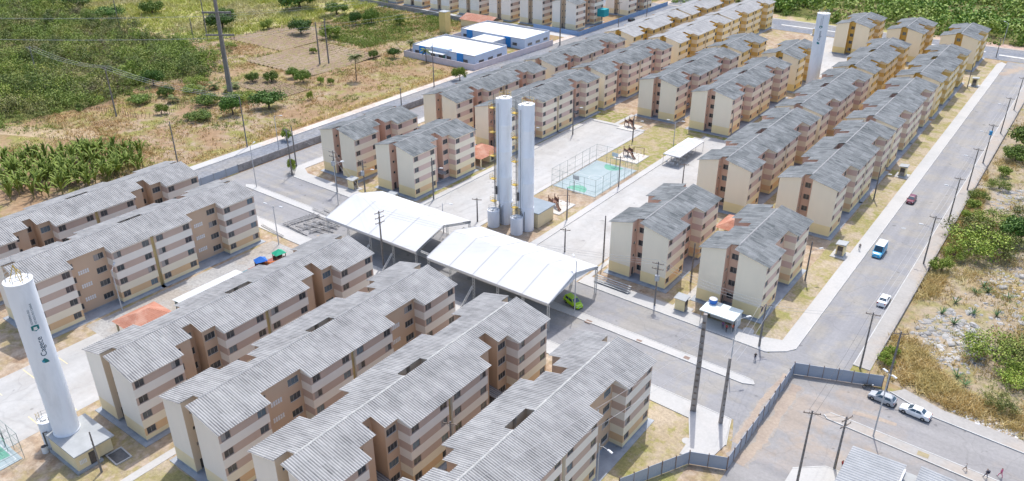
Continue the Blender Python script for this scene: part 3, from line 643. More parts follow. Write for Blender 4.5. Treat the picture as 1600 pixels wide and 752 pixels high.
def lettered_tower(x, y, r, z0, h, zl, label, az):
    """zl = heights (logo low, word low, word high, emblem low, text low, text high)"""
    root = empty('water_tower', (x, y, 0), 0, label, 'water tower', 'lettered white water towers')
    prof = [(r+0.06, z0), (r+0.06, z0+0.25)]; z = z0+0.3
    while z < z0+h*0.5: prof += [(r, z), (r+0.018, z+0.4), (r, z+0.8)]; z += 0.85     # faint ring seams of the slip-formed lower half
    prof += [(r, h-0.15), (r+0.05, h-0.12), (r+0.05, h)]
    bd = lathe(r, prof, tower_w, 48, tower_top).mesh('shaft'); smooth_by_angle(bd, 50); shaft = link('shaft', bd, root)
    b = MB(); railing(b, r*0.8, h, 1.0, steel_g, 16)
    for k in range(3): a = 2.1*k; b.tube([(0.9*math.cos(a), 0.9*math.sin(a), h), (0.0, 0.0, h+2.2)], 0.05, n=5, m=steel_y)
    b.tube([(0,0,h+2.0),(0,0,h+3.3)], 0.02, n=4, m=steel_g); b.tube([(-1.2,0.3,h+0.02),(-0.6,0.5,h+1.2),(0.2,0.5,h+1.2),(0.8,0.3,h+0.02)], 0.05, n=5, m=steel_y)
    link('railing', b.mesh('railing'), root)
    rr = r+0.035
    wsz = (zl[2]-zl[1])/2.95*1.0
    wrap_text('Cagece', wsz, rr, az, zl[1], navy, root)
    d = (zl[1]-zl[0])*0.9
    patch_on(rr, az, zl[0], [(0,-d*0.45),(0.0,d*0.15),(d*0.5,d*0.45),(d*0.85,d*0.1),(d*0.45,-d*0.25)], teal, root)
    patch_on(rr+0.01, az, zl[0], [(0.0,d*0.2),(d*0.25,d*0.5),(d*0.6,d*0.5),(d*0.35,d*0.2)], sky_b, root)
    e = (zl[4]-zl[3])*0.9
    patch_on(rr, az, zl[3], [(0,0),(e*0.25,-e*0.5),(e*0.9,-e*0.5),(e,0),(e*0.9,e*0.5),(e*0.25,e*0.5)], teal, root)
    patch_on(rr+0.012, az, zl[3]+e*0.3, [(0,-e*0.22),(e*0.4,-e*0.22),(e*0.4,e*0.22),(0,e*0.22)], tower_top, root)
    ts = (zl[5]-zl[4])/8.6
    wrap_text('GOVERNO DO', ts*1.05, rr, az, zl[4], navy, root, lateral=-ts*0.2+ts*0.9)
    wrap_text('ESTADO DO CEARÁ', ts*1.05, rr, az, zl[4], navy, root, lateral=-ts*0.75)
    return root
t1 = lettered_tower(-104.6, 33.5, 1.72, 3.2, 28.0, (15.9,16.95,20.0,20.95,22.0,24.8), 'tall white water tower lettered Cagece standing in the foreground', math.atan2(-33.5,104.6)+0.12)
# pump house under the near tower
ph = MB(); ph.box(-105.9,31.3,0.35,-98.5,34.4,3.0,cream_w); ph.box(-106.2,31.0,0.0,-98.2,34.7,0.35,plinth_m); ph.box(-106.1,31.1,3.0,-98.1,36.9,3.2,lid_m); ph.box(-105.9,34.4,0.35,-98.9,36.6,3.0,cream_w)
hs = empty('pump_house', (0,0,0), 0, 'cream pump house with grey slab roof under the near lettered tower', 'pump house'); link('wall', ph.mesh('wall'), hs)
b = MB(); b.box(-98.5,33.1,0.36,-98.44,34.1,2.4,door_m); link('door', b.mesh('door'), hs)
b = MB()
for k in range(5): b.box(-98.5,31.75+0.2*k,1.2,-98.43,31.87+0.2*k,1.9,white_m)
link('vent_blocks', b.mesh('vent_blocks'), hs)
def small_tank(x, y, r, h, label, ladder=True, group='ground tanks at the foot of the towers'):
    root = empty('ground_tank', (x, y, 0), 0, label, 'water tank', group)
    bm = lathe(r, [(r,0),(r,h),(r-0.12,h),(r-0.12,h-0.1)], tower_w, 32, tower_top).mesh('shell'); smooth_by_angle(bm, 50); link('shell', bm, root)
    b = MB(); b.box(-0.5,-0.5,h,0.1,0.1,h+0.12,tower_top); railing(b, r*0.9, h, 0.9, steel_g, 12); link('railing', b.mesh('railing'), root)
    if ladder:
        b = MB()
        for s in (-0.2, 0.2): b.tube([(-r*0.9, s-r*0.5, 0), (-r*0.9, s-r*0.5, h+1)], 0.03, n=4, m=steel_y)
        z = 0.3
        while z < h+1: b.tube([(-r*0.9,-0.2-r*0.5,z),(-r*0.9,0.2-r*0.5,z)], 0.02, n=4, m=steel_y); z += 0.3
        for k in range(4): b.tube([(-r*0.9-0.35,-r*0.5+0.3*math.sin(q),1.5+0.9*k) for q in (-1.5,0,1.5)], 0.025, n=4, m=steel_y)
        link('ladder', b.mesh('ladder'), root)
    return root
small_tank(-107.4, 32.2, 1.15, 4.6, 'small white ground tank with yellow ladder behind the near lettered tower')
b = MB(); b.cyl(0,0,0,1.1,0.42,white_m,16,0.38,door_m); o = link('pipe_pot', b.mesh('pipe_pot'), None, (-106.6,30.6,0)); tag(o, 'white concrete pot beside the cream pump house, with a dark pipe', 'pot')
b = MB(); b.tube([(-106.4,31.0,1.0),(-106.4,31.0,3.4),(-106.0,31.4,3.5)], 0.12, n=8, m=steel_d); tag(link('water_pipe', b.mesh('water_pipe')), 'dark water pipe rising beside the cream pump house', 'pipe')
# the pair of towers on the plaza
def plain_tower(x, y, h, label):
    root = empty('water_tower', (x, y, 0), 0, label, 'water tower', 'twin plain white water towers')
    r = 1.42
    bm = lathe(r, [(r+0.08,0),(r+0.08,5.5),(r,5.52),(r,11.3),(r+0.02,11.35),(r,11.4),(r,17.3),(r+0.02,17.35),(r,17.4),(r,23.2),(r+0.02,23.25),(r,23.3),(r,h)], tower_w, 40, tower_top).mesh('shaft'); smooth_by_angle(bm, 50); link('shaft', bm, root)
    b = MB(); b.cyl(-1.0,-0.8,5.5,h-0.15,0.75,tower_w,24,None,tower_top); me = b.mesh('stair_shaft'); smooth_by_angle(me, 50); link('stair_shaft', me, root)
    b = MB()
    for dx, dy in ((-1.75,-1.55),(-1.35,-1.8),(-0.55,-1.75)): b.tube([(dx,dy,0),(dx,dy,h-1)], 0.055, n=5, m=steel_d)
    link('riser_pipes', b.mesh('riser_pipes'), root)
    b = MB(); px, py = -1.95, -1.55
    for s in (-0.22, 0.22): b.tube([(px+s,py-s,4.5),(px+s,py-s,h+1)], 0.035, n=4, m=steel_d)
    z = 4.8
    while z < h+0.9: b.tube([(px-0.22,py+0.22,z),(px+0.22,py-0.22,z)], 0.02, n=4, m=steel_d); z += 0.4
    for k in range(0, int((h-6)/1.3)):
        z = 6+1.3*k; b.tube([(px+0.3,py-0.1,z),(px-0.1,py-0.55,z),(px-0.45,py-0.35,z),(px-0.3,py+0.2,z)], 0.025, n=4, m=steel_d)
    link('ladder', b.mesh('ladder'), root)
    for k in range(5):
        z = 5.2+5.4*k; b = MB(); b.box(px-0.9,py-0.5,z,px+0.3,py+0.6,z+0.1,steel_y)
        for ax, ay in ((px-0.9,py-0.5),(px+0.3,py-0.5),(px-0.9,py+0.6)): b.tube([(ax,ay,z),(ax,ay,z+1.1)], 0.04, n=4, m=steel_y)
        for zz in (0.55, 1.1): b.tube([(px+0.3,py-0.5,z+zz),(px-0.9,py-0.5,z+zz),(px-0.9,py+0.6,z+zz)], 0.035, n=4, m=steel_y)
        b.tube([(px-0.7,py+0.1,z),(px+0.3,py+0.5,z-0.9)], 0.05, n=4, m=steel_y); link('landing', b.mesh('landing'), root)
    b = MB(); railing(b, r*0.9, h, 1.1, steel_y, 14); b.tube([(0.2,0.2,h),(0.2,0.2,h+3.2)], 0.03, n=4, m=steel_d); b.box(-0.5,-0.2,h,0.1,0.4,h+0.25,tower_top); link('railing', b.mesh('railing'), root)
    b = MB(); b.box(-1.5,-1.78,7.2,-1.0,-1.74,9.2,door_m); link('hatch', b.mesh('hatch'), root)
    for k in range(4):
        b = MB(); a = -2.2+0.28*k; b.tube([(1.6*math.cos(a),1.6*math.sin(a),0),(1.6*math.cos(a),1.6*math.sin(a),4.2+0.5*(k % 2)),(1.4*math.cos(a),1.4*math.sin(a),4.4+0.5*(k % 2))], 0.06, n=6, m=steel_d); link('outlet_pipe', b.mesh('outlet_pipe'), root)
    return root
plain_tower(-98.6, 129.9, 29.2, 'plain white plaza water tower on the left of the twin pair')
plain_tower(-92.7, 129.9, 28.9, 'plain white plaza water tower on the right of the twin pair')
small_tank(-99.8, 126.9, 1.35, 3.9, 'squat white ground tank at the foot of the left twin tower', False)
small_tank(-93.4, 126.9, 1.35, 3.9, 'squat white ground tank at the foot of the right twin tower', False)
hs = empty('pump_house', (0,0,0), 0, 'cream pump house with slab roof behind the twin plaza towers', 'pump house')
b = MB(); b.box(-97.4,131.6,0,-90.9,137.6,3.6,cream_w); link('wall', b.mesh('wall'), hs); b = MB(); b.box(-97.8,131.2,3.6,-90.5,138.0,3.78,mat('slab_blue',(0.27,0.31,0.35),(0.23,0.27,0.30),0.6)); link('roof', b.mesh('roof'), hs)
lettered_tower(-75.4, 267.6, 1.95, 0.0, 26.5, (17.0,18.1,21.2,22.0,23.0,25.6), 'white water tower lettered Cagece rising among the far blocks', math.atan2(-267.6,75.4)-0.12)

# ------------------------------------------------------------------ marquees on the cross street
fabric = mat('marquee_fabric', (0.56,0.567,0.575), (0.535,0.542,0.55), 0.3, 0.8); fabric_in = mat('marquee_gable', (0.66,0.68,0.71), (0.63,0.65,0.68), 0.3, 0.7); seam_m = mat('marquee_seam', (0.45,0.455,0.46), (0.42,0.425,0.43), 0.5, 0.7)
truss_m = mat('truss_alu', (0.56,0.57,0.57), (0.46,0.47,0.47), 2.0, 0.5, metallic=0.2)
def lattice(b, p, q, w=0.32, step=0.7, m=None, r=0.03):
    p = Vector(p); q = Vector(q); d = q-p; L = d.length; d.normalize(); u = d.orthogonal().normalized(); v = d.cross(u); n = max(2, int(L/step))
    cs = [(u+v)*w/2, (u-v)*w/2, (-u-v)*w/2, (v-u)*w/2]
    for c in cs: b.tube([p+c, q+c], r*1.5, n=4, m=m)
    for k in range(n):
        a0 = p + d*(L*k/n); a1 = p + d*(L*(k+1)/n)
        for i in range(4): b.tube([a0+cs[i], a1+cs[(i+1) % 4]], r, n=3, m=m, caps=False)
def marquee(x0, x1, yS, yN, label, gable_e=True, nb=5):
    root = empty('marquee', ((x0+x1)/2, (yS+yN)/2, 0), 0, label, 'marquee', 'white fabric marquees over the cross street')
    hx, hy = (x1-x0)/2, (yN-yS)/2; ze, zr = 6.0, 8.4
    def prof(t, sag):                                     # t from -1 south eave to 1 north eave
        a = abs(t); base = ze + (zr-ze)*(1-a)**0.93 if a > 0.02 else zr
        return base - sag*(math.sin(math.pi*min(1, a*1.05)))
    b = MB(); ny = 14; nx = nb*6
    def pt(i, j):
        x = -hx + 2*hx*i/nx; t = -1+2*j/ny; ph = (i % 6)/6; return (x, t*hy, prof(t, 0.16*math.sin(math.pi*ph)))
    for i in range(nx):
        for j in range(ny): b.face((pt(i,j), pt(i+1,j), pt(i+1,j+1), pt(i,j+1)), fabric)
    me = b.mesh('canopy'); bm = bmesh.new(); bm.from_mesh(me); bmesh.ops.remove_doubles(bm, verts=bm.verts, dist=1e-4); bm.to_mesh(me); bm.free(); smooth_by_angle(me, 12)
    c = link('canopy', me, root)
    for k in range(nb+1):                                 # raised seams over each frame
        b = MB(); x = -hx + 2*hx*k/nb
        for j in range(ny):
            t0, t1 = -1+2*j/ny, -1+2*(j+1)/ny
            b.face(((x-0.09,t0*hy,prof(t0,0)+0.035),(x+0.09,t0*hy,prof(t0,0)+0.035),(x+0.09,t1*hy,prof(t1,0)+0.035),(x-0.09,t1*hy,prof(t1,0)+0.035)), seam_m)
        link('seam', b.mesh('seam'), c)
    for s in (-1, 1):
        b = MB(); b.box(-hx, s*hy-0.02, ze-0.45, hx, s*hy+0.02, ze, fabric); link('valance', b.mesh('valance'), root)
    if gable_e:
        b = MB(); pts = [(hx-0.03, -hy*0.985, ze-0.1)] + [(hx-0.03, (-1+2*j/ny)*hy*0.985, prof(-1+2*j/ny, 0)-0.02) for j in range(ny+1)] + [(hx-0.03, hy*0.985, ze-0.1), (hx-0.03,0,ze+1.0)]
        b.face(pts, fabric_in); link('gable_panel', b.mesh('gable_panel'), root)
    for k in range(nb+1):
        x = -hx + 2*hx*k/nb; x = max(-hx+0.2, min(hx-0.2, x))
        for s in (-1, 1):
            b = MB(); lattice(b, (x, s*(hy-0.25), 0.03), (x, s*(hy-0.25), ze-0.3), 0.34, 0.6, truss_m); link('post', b.mesh('post'), root)
            if s < 0 and 0 < k < nb: b = MB(); lattice(b, (x, -hy-0.1, 3.6), (x-0.4, -hy-3.2, 0.1), 0.26, 0.6, truss_m); link('stay', b.mesh('stay'), root)
        b = MB()
        for s in (-1, 1): lattice(b, (x, s*(hy-0.25), ze-0.35), (x, 0, zr-0.4), 0.3, 0.7, truss_m)
        link('rafter', b.mesh('rafter'), root)
    for s in (-1, 1): b = MB(); lattice(b, (-hx, s*(hy-0.25), ze-0.55), (hx, s*(hy-0.25), ze-0.55), 0.26, 0.8, truss_m); link('eave_beam', b.mesh('eave_beam'), root)
    return root
marquee(-123.4, -97.5, 99.2, 116.2, 'large white fabric marquee farther west on the cross street', False, 4)
marquee(-94.2, -65.8, 98.8, 115.4, 'large white fabric marquee with closed end beside the green car', True, 5)
# frames between the two marquees and the dismantled trusses on the road
for k in range(3):
    b = MB(); y = 100.5+6.4*k; lattice(b, (-97.3,y,5.6), (-94.3,y,5.5), 0.3, 0.6, truss_m); tag(link('truss_beam', b.mesh('truss_beam')), ('aluminium truss beam bridging the gap between the two marquees, nearest the tan blocks','aluminium truss beam bridging the middle of the gap between the two marquees','aluminium truss beam bridging the gap between the marquees on the plaza side')[k], 'truss', 'aluminium trusses')
pile_m = mat('truss_dull', (0.46,0.46,0.46), (0.36,0.35,0.35), 2.0, 0.6)
TR = [((-138,98.8),(-136.6,106.8)),((-136.9,99.0),(-134.9,106.9)),((-137.4,99.2),(-129.4,98.4)),((-135.4,100.3),(-126.6,101.6)),((-134.8,102.0),(-126.0,103.0)),((-134.0,104.0),(-126.4,104.6)),((-136.0,106.4),(-127.0,105.8)),((-132.6,98.6),(-131.4,105.4)),((-130.0,99.4),(-127.8,105.8)),((-141.6,95.8),(-133.2,94.9)),((-138.9,108.3),(-130.3,107.8)),((-136.4,109.4),(-129.0,108.7))]
TL = ['outermost dismantled truss lying across the road by the outer avenue','second dismantled truss lying across the road, next to the outermost','dismantled truss lying along the south side of the truss pile','dismantled truss second from the south side of the truss pile','dismantled truss in the middle of the truss pile','dismantled truss second from the north side of the truss pile','dismantled truss along the north side of the truss pile','dismantled truss lying crosswise over the middle of the pile','dismantled truss lying crosswise nearest the white marquee','dismantled truss lying along the southern pavement beside the pile','dismantled truss lying along the median beside the pile','second dismantled truss on the road north of the median']
for k, ((a, c), lab) in enumerate(zip(TR, TL)):
    b = MB(); z = 0.28 + 0.1*(k % 3); lattice(b, (*a, z), (*c, z), 0.36, 0.8, pile_m, 0.035); tag(link('truss_beam', b.mesh('truss_beam')), lab, 'truss', 'dismantled trusses on the road')

# ------------------------------------------------------------------ poles, lamps, cables
conc_pole = mat('concrete_pole', (0.25,0.235,0.225), (0.16,0.152,0.147), 1.2, 0.9, stretch=(1,1,0.3)); conc_heavy = mat('concrete_heavy', (0.36,0.33,0.31), (0.23,0.21,0.20), 1.0, 0.9, stretch=(1,1,0.4)); wood_arm = mat('timber_arm', (0.16,0.13,0.11), (0.22,0.18,0.15), 2.0)
lamp_white = mat('lamp_head', (0.72,0.73,0.73), (0.6,0.61,0.62), 2.0, 0.4); porcelain = mat('insulator', (0.12,0.09,0.08), (0.2,0.16,0.14), 2.0, 0.4)
lamp_post_m = mat('lamp_post', (0.50,0.51,0.52), (0.42,0.43,0.44), 1.2, 0.6)
POLES = {}
def pole(x, y, h, label, arms=1, rot=0.0, lamp=None, transformer=False, r=0.16, steel=False, name=None, group=None, ladder=False, dbl=False, key=None, heavy=False, armlen=None):
    nm = name or ('street_lamp' if (steel and lamp) else 'utility_pole'); root = empty(nm, (x, y, 0), rot, label, 'street lamp' if nm == 'street_lamp' else 'pole', group or ('street lamps' if nm == 'street_lamp' else 'utility poles'))
    m = lamp_post_m if steel else (conc_heavy if heavy else conc_pole)
    b = MB()
    if steel: b.tube([(0,0,0),(0,0,h)], r*0.75, r*0.45, 10, m)
    else:
        k = 1.0 if not heavy else 1.0
        for zz in range(0, 1): pass
        b.v += [(-r,-r*0.8,0),(r,-r*0.8,0),(r,r*0.8,0),(-r,r*0.8,0),(-r*0.62,-r*0.5,h),(r*0.62,-r*0.5,h),(r*0.62,r*0.5,h),(-r*0.62,r*0.5,h)]; i = b.mi(m)
        for q in ((4,5,6,7),(0,1,5,4),(1,2,6,5),(2,3,7,6),(3,0,4,7)): b.f.append(q); b.m.append(i)
    link('shaft', b.mesh('shaft'), root)
    if not steel and r > 0.13:
        b = MB(); z = 1.2
        while z < h-1.2: b.box(-r*0.45,-r*0.83,z,r*0.45,-r*0.72+0.0,z+0.28,wood_arm); z += 0.75 if not heavy else 1.15
        o = link('recess_holes', b.mesh('recess_holes'), root); o['kind'] = 'stuff'
    for k in range(arms):
        z = h-0.35-1.1*k; w = 1.1 if not heavy else 1.6
        b = MB(); b.box(-w,-0.06-r*0.6,z-0.06,w,0.06-r*0.6-0.02,z+0.06,wood_arm); b.tube([(-0.6,-r*0.6,z),(0,-r*0.5,z-0.6)], 0.025, n=4, m=steel_g); b.tube([(0.6,-r*0.6,z),(0,-r*0.5,z-0.6)], 0.025, n=4, m=steel_g); a = link('crossarm', b.mesh('crossarm'), root)
        for xx in (-0.92*w, -0.3*w, 0.92*w):
            b = MB(); b.cyl(xx,-r*0.6-0.04,z+0.06,z+0.28,0.055,porcelain,8,0.03); link('insulator', b.mesh('insulator'), a)
    if lamp is not None:
        for s in ((1, -1) if dbl else (1,)):
            a = lamp; zz = h-0.5 if steel else h*0.72; L = armlen or (1.7 if steel else 1.9); dx, dy = math.cos(a)*s, math.sin(a)*s
            b = MB(); b.tube([(0,0,zz),(dx*L*0.4,dy*L*0.4,zz+0.45),(dx*L,dy*L,zz+0.6)], 0.04, n=6, m=m if steel else steel_g); ar = link('lamp_arm', b.mesh('lamp_arm'), root)
            b = MB(); M = Matrix.Translation((dx*(L+0.35), dy*(L+0.35), zz+0.62)) @ Matrix.Rotation(math.atan2(dy, dx), 4, 'Z')
            b.box(-0.40,-0.15,-0.05,0.42,0.15,0.06,lamp_white,M); b.box(-0.30,-0.11,0.06,0.30,0.11,0.11,lamp_white,M); link('lamp_head', b.mesh('lamp_head'), ar)
    if transformer:
        b = MB(); b.cyl(0.1,-0.55,h-3.6,h-2.5,0.38,lamp_post_m,16); 
        for k in range(8): t = 2*math.pi*k/8; b.box(0.1+0.36*math.cos(t)-0.04,-0.55+0.36*math.sin(t)-0.04,h-3.5,0.1+0.36*math.cos(t)*1.25+0.04,-0.55+0.36*math.sin(t)*1.25+0.04,h-2.65,lamp_post_m)
        b.cyl(0.1,-0.55,h-2.5,h-2.2,0.06,porcelain,8); b.cyl(0.3,-0.55,h-2.5,h-2.25,0.05,porcelain,8); link('transformer', b.mesh('transformer'), root)
    if key: POLES[key] = (x, y, h, rot)
    return root
pole(-35.8, 94.4, 17.6, 'tallest concrete pole, on the pavement edge beside the corner lawn', 0, 0.3, r=0.44, key='big', heavy=True)
pole(-31.2, 94.1, 12.0, 'thick concrete pole with three arms on the pavement by the blue-grey fence', 0, 0.9, r=0.26, key='p2', heavy=True)
for k in range(3):
    pass
pole(-35.2, 106.6, 10.6, 'tall grey street lamp at the near end of the cross street median', 0, 0, lamp=0.9, steel=True, key='lm')
pole(-34.1, 116.9, 8.6, 'concrete pole in front of the bus shelter corner, person standing at its foot', 1, 0.9, key='bf')
AV = [(165.0,'beside the low green shrub on the avenue wall'),(189.3,'second on the avenue\'s east pavement, past the red car'),(211.5,'third on the avenue\'s east pavement, opposite the meter hut'),(233.0,'fourth on the avenue\'s east pavement, with blue box'),(261.5,'fifth on the avenue\'s east pavement, nearest the crossroads')]
for k, (yy, lab) in enumerate(AV): pole(-18.1, yy, 10.9, 'leaning concrete pole with lamp arm '+lab, 1, 0.05, lamp=math.pi-0.05, key=f'av{k}')
b = MB(); b.box(-0.55,-0.5,8.0,0.25,0.05,9.1,mat('box_blue',(0.05,0.30,0.58),(0.05,0.26,0.5),1.0,0.5)); link('cable_box', b.mesh('cable_box'), [o for o in bpy.data.objects if o.parent is None and 'with blue box' in o.get('label','')][0])
pole(-18.2, 288, 10.6, 'concrete pole farthest along the avenue\'s east pavement', 1, 0.05, key='av5')
pole(-18.3, 120.7, 11.0, 'concrete pole at the avenue kerb just behind the blue-grey fence', 1, 0.2, key='rd')
pole(-13.4, 117.6, 11.0, 'concrete pole behind the grey hatchback at the end of the fence', 1, 0.5, key='tall')
pole(-12.0, 104.8, 11.3, 'grey steel lamp post with two heads on the near median beside the parked cars', 0, 0, lamp=2.6, steel=True, dbl=True, armlen=0.45)
pole(-17.8, 89.0, 12.4, 'dark concrete pole on the corner pavement left of the ribbed roof', 1, 0.4, key='pl')
pole(-14.5, 94.6, 9.3, 'dark concrete pole right at the corner of the ribbed roof', 2, 1.2, key='pm')
pole(-54.8, 118.0, 9.4, 'concrete pole carrying a transformer in front of the short pink block', 2, 0.2, transformer=True, key='tr')
pole(-71.2, 126.8, 10.6, 'bare dark pole between the plaza lane and the short pink block', 0, 0, r=0.15, key='dk')
pole(-80.0, 125.8, 5.6, 'low concrete pole behind the closed-end marquee on the east plaza lane', 1, 0.4)
pole(-65.5, 107.0, 10.9, 'slim grey street lamp on the median beside the green car', 0, 0, lamp=2.4, steel=True)
pole(-103.9, 126.2, 5.9, 'low concrete pole between the western marquee and the squat tanks', 1, 0.4)
pole(-119.9, 129.3, 10.8, 'concrete pole at the plaza pavement corner behind the western marquee', 0, 0, lamp=0.4, key='p678')
pole(-106.7, 99.0, 12.3, 'concrete pole with stepped arms in front of the western marquee', 3, 1.4, key='p602')
pole(-106.4, 117.4, 7.2, 'slim street lamp rising between the two marquees', 0, 0, lamp=0.3, steel=True)
pole(-141.6, 118.3, 11.0, 'pole with transformer and lamps at the corner of the short block by the outer wall', 2, 0.2, lamp=0.2, transformer=True, key='ktr')
pole(-133.0, 119.6, 10.2, 'pole with transformer just behind the western marquee roof', 2, 0.2, lamp=0.3, transformer=True, key='ltr')
pole(-136.1, 113.6, 10.5, 'slim street lamp on the road by the western marquee corner', 0, 0, lamp=1.2, steel=True)
pole(-159.4, 119.1, 12.6, 'dark pole at the rounded pavement corner by the outer wall', 1, 0.4, key='w1')
pole(-163.2, 123.7, 11.2, 'second dark pole at the rounded pavement corner, further up the inner lane', 0, 0.4, key='w2')
pole(-177.1, 129.1, 9.8, 'street lamp standing in the outer avenue by the grey wall', 0, 0, lamp=0.4, steel=True)
pole(-160.3, 108.7, 11.0, 'street lamp at the far tip of the cross street median', 0, 0, lamp=2.0, steel=True)
pole(-131.3, 92.2, 9.2, 'street lamp with two heads on the southern pavement by the playground', 0, 0, lamp=0.2, steel=True, dbl=True)
pole(-133.5, 57.8, 8.7, 'street lamp in the yard beside the red tile hut', 0, 0, lamp=2.4, steel=True)
pole(-39.2, 71.6, 8.0, 'street lamp on the lawn at the side of the corner tan block', 0, 0, lamp=-0.3, steel=True)
pole(-56.6, 62.0, 9.5, 'pole rising between the two foreground blocks with white ridges', 1, 0.4, lamp=None)
pole(-96.3, 33.3, 7.2, 'short dark pole in front of the cream pump house', 0, 0, r=0.14)
pole(-190.2, 106.2, 11.8, 'pole in the dry verge beside the banana plants', 0, 0.3, key='p7')
pole(-185.2, 124.7, 14.9, 'tall pole on the outer avenue pavement with a white foot', 0, 0.3, key='p8')
pole(-240.3, 117.5, 15.7, 'dark pole at the edge of the scrub beside the stick fence', 1, 0.5, r=0.2, key='f1')
pole(-308.1, 125.8, 10.4, 'weathered pole rising out of the scrub', 1, 0.5, r=0.2, key='f2')
pole(-351.3, 182.4, 13.2, 'dark pole at the far edge of the scrub', 0, 0.5, r=0.2, key='f3')
pole(-407.1, 184, 11.5, 'dark pole farthest out in the scrub near the picture corner', 0, 0.5, r=0.2, key='f4')
pole(-306.3, 189.1, 9.5, 'short dark pole in the yellow grass left of the pylon', 0, 0.5, r=0.2)
pole(-311.9, 199.2, 15.2, 'tall dark pole in the yellow grass just left of the pylon', 0, 0.5, r=0.24)
pole(-235.3, 195.2, 15.9, 'left one of the twin dark poles in the ploughed field', 0, 0.5, r=0.26, key='d1')
pole(-234.0, 198.4, 16.7, 'right one of the twin dark poles in the ploughed field', 0, 0.5, r=0.26, key='d2')
pole(-181.8, 199.2, 15.5, 'tall pole on the outer avenue pavement before the school wall', 0, 0.5, key='sch')
pole(-175.4, 176.4, 6.4, 'short pole standing in the outer avenue', 1, 0.5)
pole(-179.7, 273.9, 18.0, 'tall dark pole at the far corner of the school wall', 0, 0.5, r=0.26, key='fc1')
pole(-176.6, 316.0, 11.1, 'dark pole along the blue fence beyond the school', 1, 0.5, key='fc2')
pole(-178.0, 345.0, 11.1, 'dark pole farthest along the outer avenue', 1, 0.5)
pole(-117.7, 187.4, 10.8, 'dark pole at the far side of the western plaza lane', 0, 0, lamp=0.3)
pole(-101.0, 192.8, 7.6, 'pole on the plaza lawn by the far sand pit', 0, 0, lamp=0.5)
pole(-90.4, 197.2, 7.0, 'street lamp with two heads on the lawn by the open white shelter', 0, 0, lamp=0.3, steel=True, dbl=True)
pole(-88.0, 162.3, 8.2, 'pole on the pavement beside the fenced court', 1, 0.5)
pole(-88.1, 139.0, 8.0, 'grey pole on the plaza pavement beside the near sand pit', 0, 0, r=0.14)
pole(-76.0, 173.3, 5.6, 'low pole on the eastern plaza lane by the long pink block', 1, 0.5)
pole(-53.1, 129.9, 8.7, 'pole on the footpath between the two short pink blocks', 0, 0, lamp=0.5)
pole(-35.3, 144.0, 8.7, 'pole with lamp on the avenue lawn beside the short pink block', 0, 0, lamp=0.9)
pole(-35.0, 192.0, 8.7, 'pole with lamp on the avenue lawn beside the first long pink block', 0, 0, lamp=0.2)
pole(-34.4, 379.6, 9.0, 'street lamp beyond the crossroads at the woodland edge', 0, 0, lamp=2.5, steel=True)
pole(-33.4, 356.6, 7.6, 'dark pole on the crossroads corner at the far end of the avenue', 1, 0.2, key='frp')
pole(-79.0, 210.0, 8.0, 'pole against the gable of the arched-entry pink block', 0, 0, r=0.13)
pole(-120.6, 170.0, 8.5, 'pole on the western plaza pavement behind the twin towers', 0, 0, lamp=0.3)
pole(-34.6, 306.0, 8.5, 'pole on the avenue lawn by the farthest meter hut', 0, 0, r=0.14)
# the tall transmission pylon in the field
py = empty('transmission_pylon', (-229.8,151.7,0), 0.64, 'huge concrete transmission pylon with two crossarms standing in the field', 'pylon')
b = MB(); b.v += [(-0.75,-0.6,0),(0.75,-0.6,0),(0.75,0.6,0),(-0.75,0.6,0),(-0.42,-0.35,34),(0.42,-0.35,34),(0.42,0.35,34),(-0.42,0.35,34)]; i_ = b.mi(conc_pole)
for q in ((4,5,6,7),(0,1,5,4),(1,2,6,5),(2,3,7,6),(3,0,4,7)): b.f.append(q); b.m.append(i_)
link('shaft', b.mesh('shaft'), py)
for zz in (20.3, 27.4):
    b = MB(); b.box(-4.6,-0.80,zz-0.28,4.6,-0.40,zz+0.28,conc_pole); a = link('crossarm', b.mesh('crossarm'), py)
    for xx in (-4.3, 4.3): b = MB(); b.tube([(xx,-0.6,zz-0.2),(xx,-0.6,zz-1.6)], 0.1, n=6, m=porcelain); link('insulator', b.mesh('insulator'), a)
cable_m = mat('cable', (0.42,0.42,0.43), (0.36,0.36,0.37), 1.0, 0.5)
cable_d = mat('cable_dark', (0.05,0.05,0.055), (0.07,0.07,0.07), 1.0, 0.5)
def cable(p, q, sag, label, group, m=cable_m, r=0.02):
    p = Vector(p); q = Vector(q); b = MB(); n = 14
    b.tube([p.lerp(q, k/n) - Vector((0,0,sag*4*(k/n)*(1-k/n))) for k in range(n+1)], r, n=4, m=m, caps=False); tag(link('overhead_cable', b.mesh('overhead_cable')), label, 'cable', group)
def span(a, c, lab, n=3, m=cable_m, sag=0.7, dz=0.0, w=0.9, r=0.02):
    (x0,y0,h0,_), (x1,y1,h1,_) = POLES[a], POLES[c]; d = Vector((x1-x0, y1-y0, 0)).normalized(); s = Vector((-d.y, d.x, 0))
    for k in range(n):
        t = (k-(n-1)/2)*w; cable((x0+s.x*t, y0+s.y*t, h0-0.1-dz), (x1+s.x*t, y1+s.y*t, h1-0.1-dz), sag, 'overhead cable strung '+lab, 'cables '+lab, m, r)
AVN = ['before the low shrub','from the shrub to the second avenue pole','past the parked van','opposite the meter hut','towards the crossroads']
span('rd','av0','along the avenue from the fence to the low shrub'); 
for k in range(5): span(f'av{k}', f'av{k+1}', ('between the first and second avenue poles','between the second and third avenue poles','between the third and fourth avenue poles','between the fourth and fifth avenue poles','between the last two avenue poles')[k])
span('bf','tr','over the bus shelter between two poles', 3); span('tr','p602','over the marquees from the transformer pole', 3, sag=1.2); span('p602','ktr','over the truss pile', 2, sag=1.2)
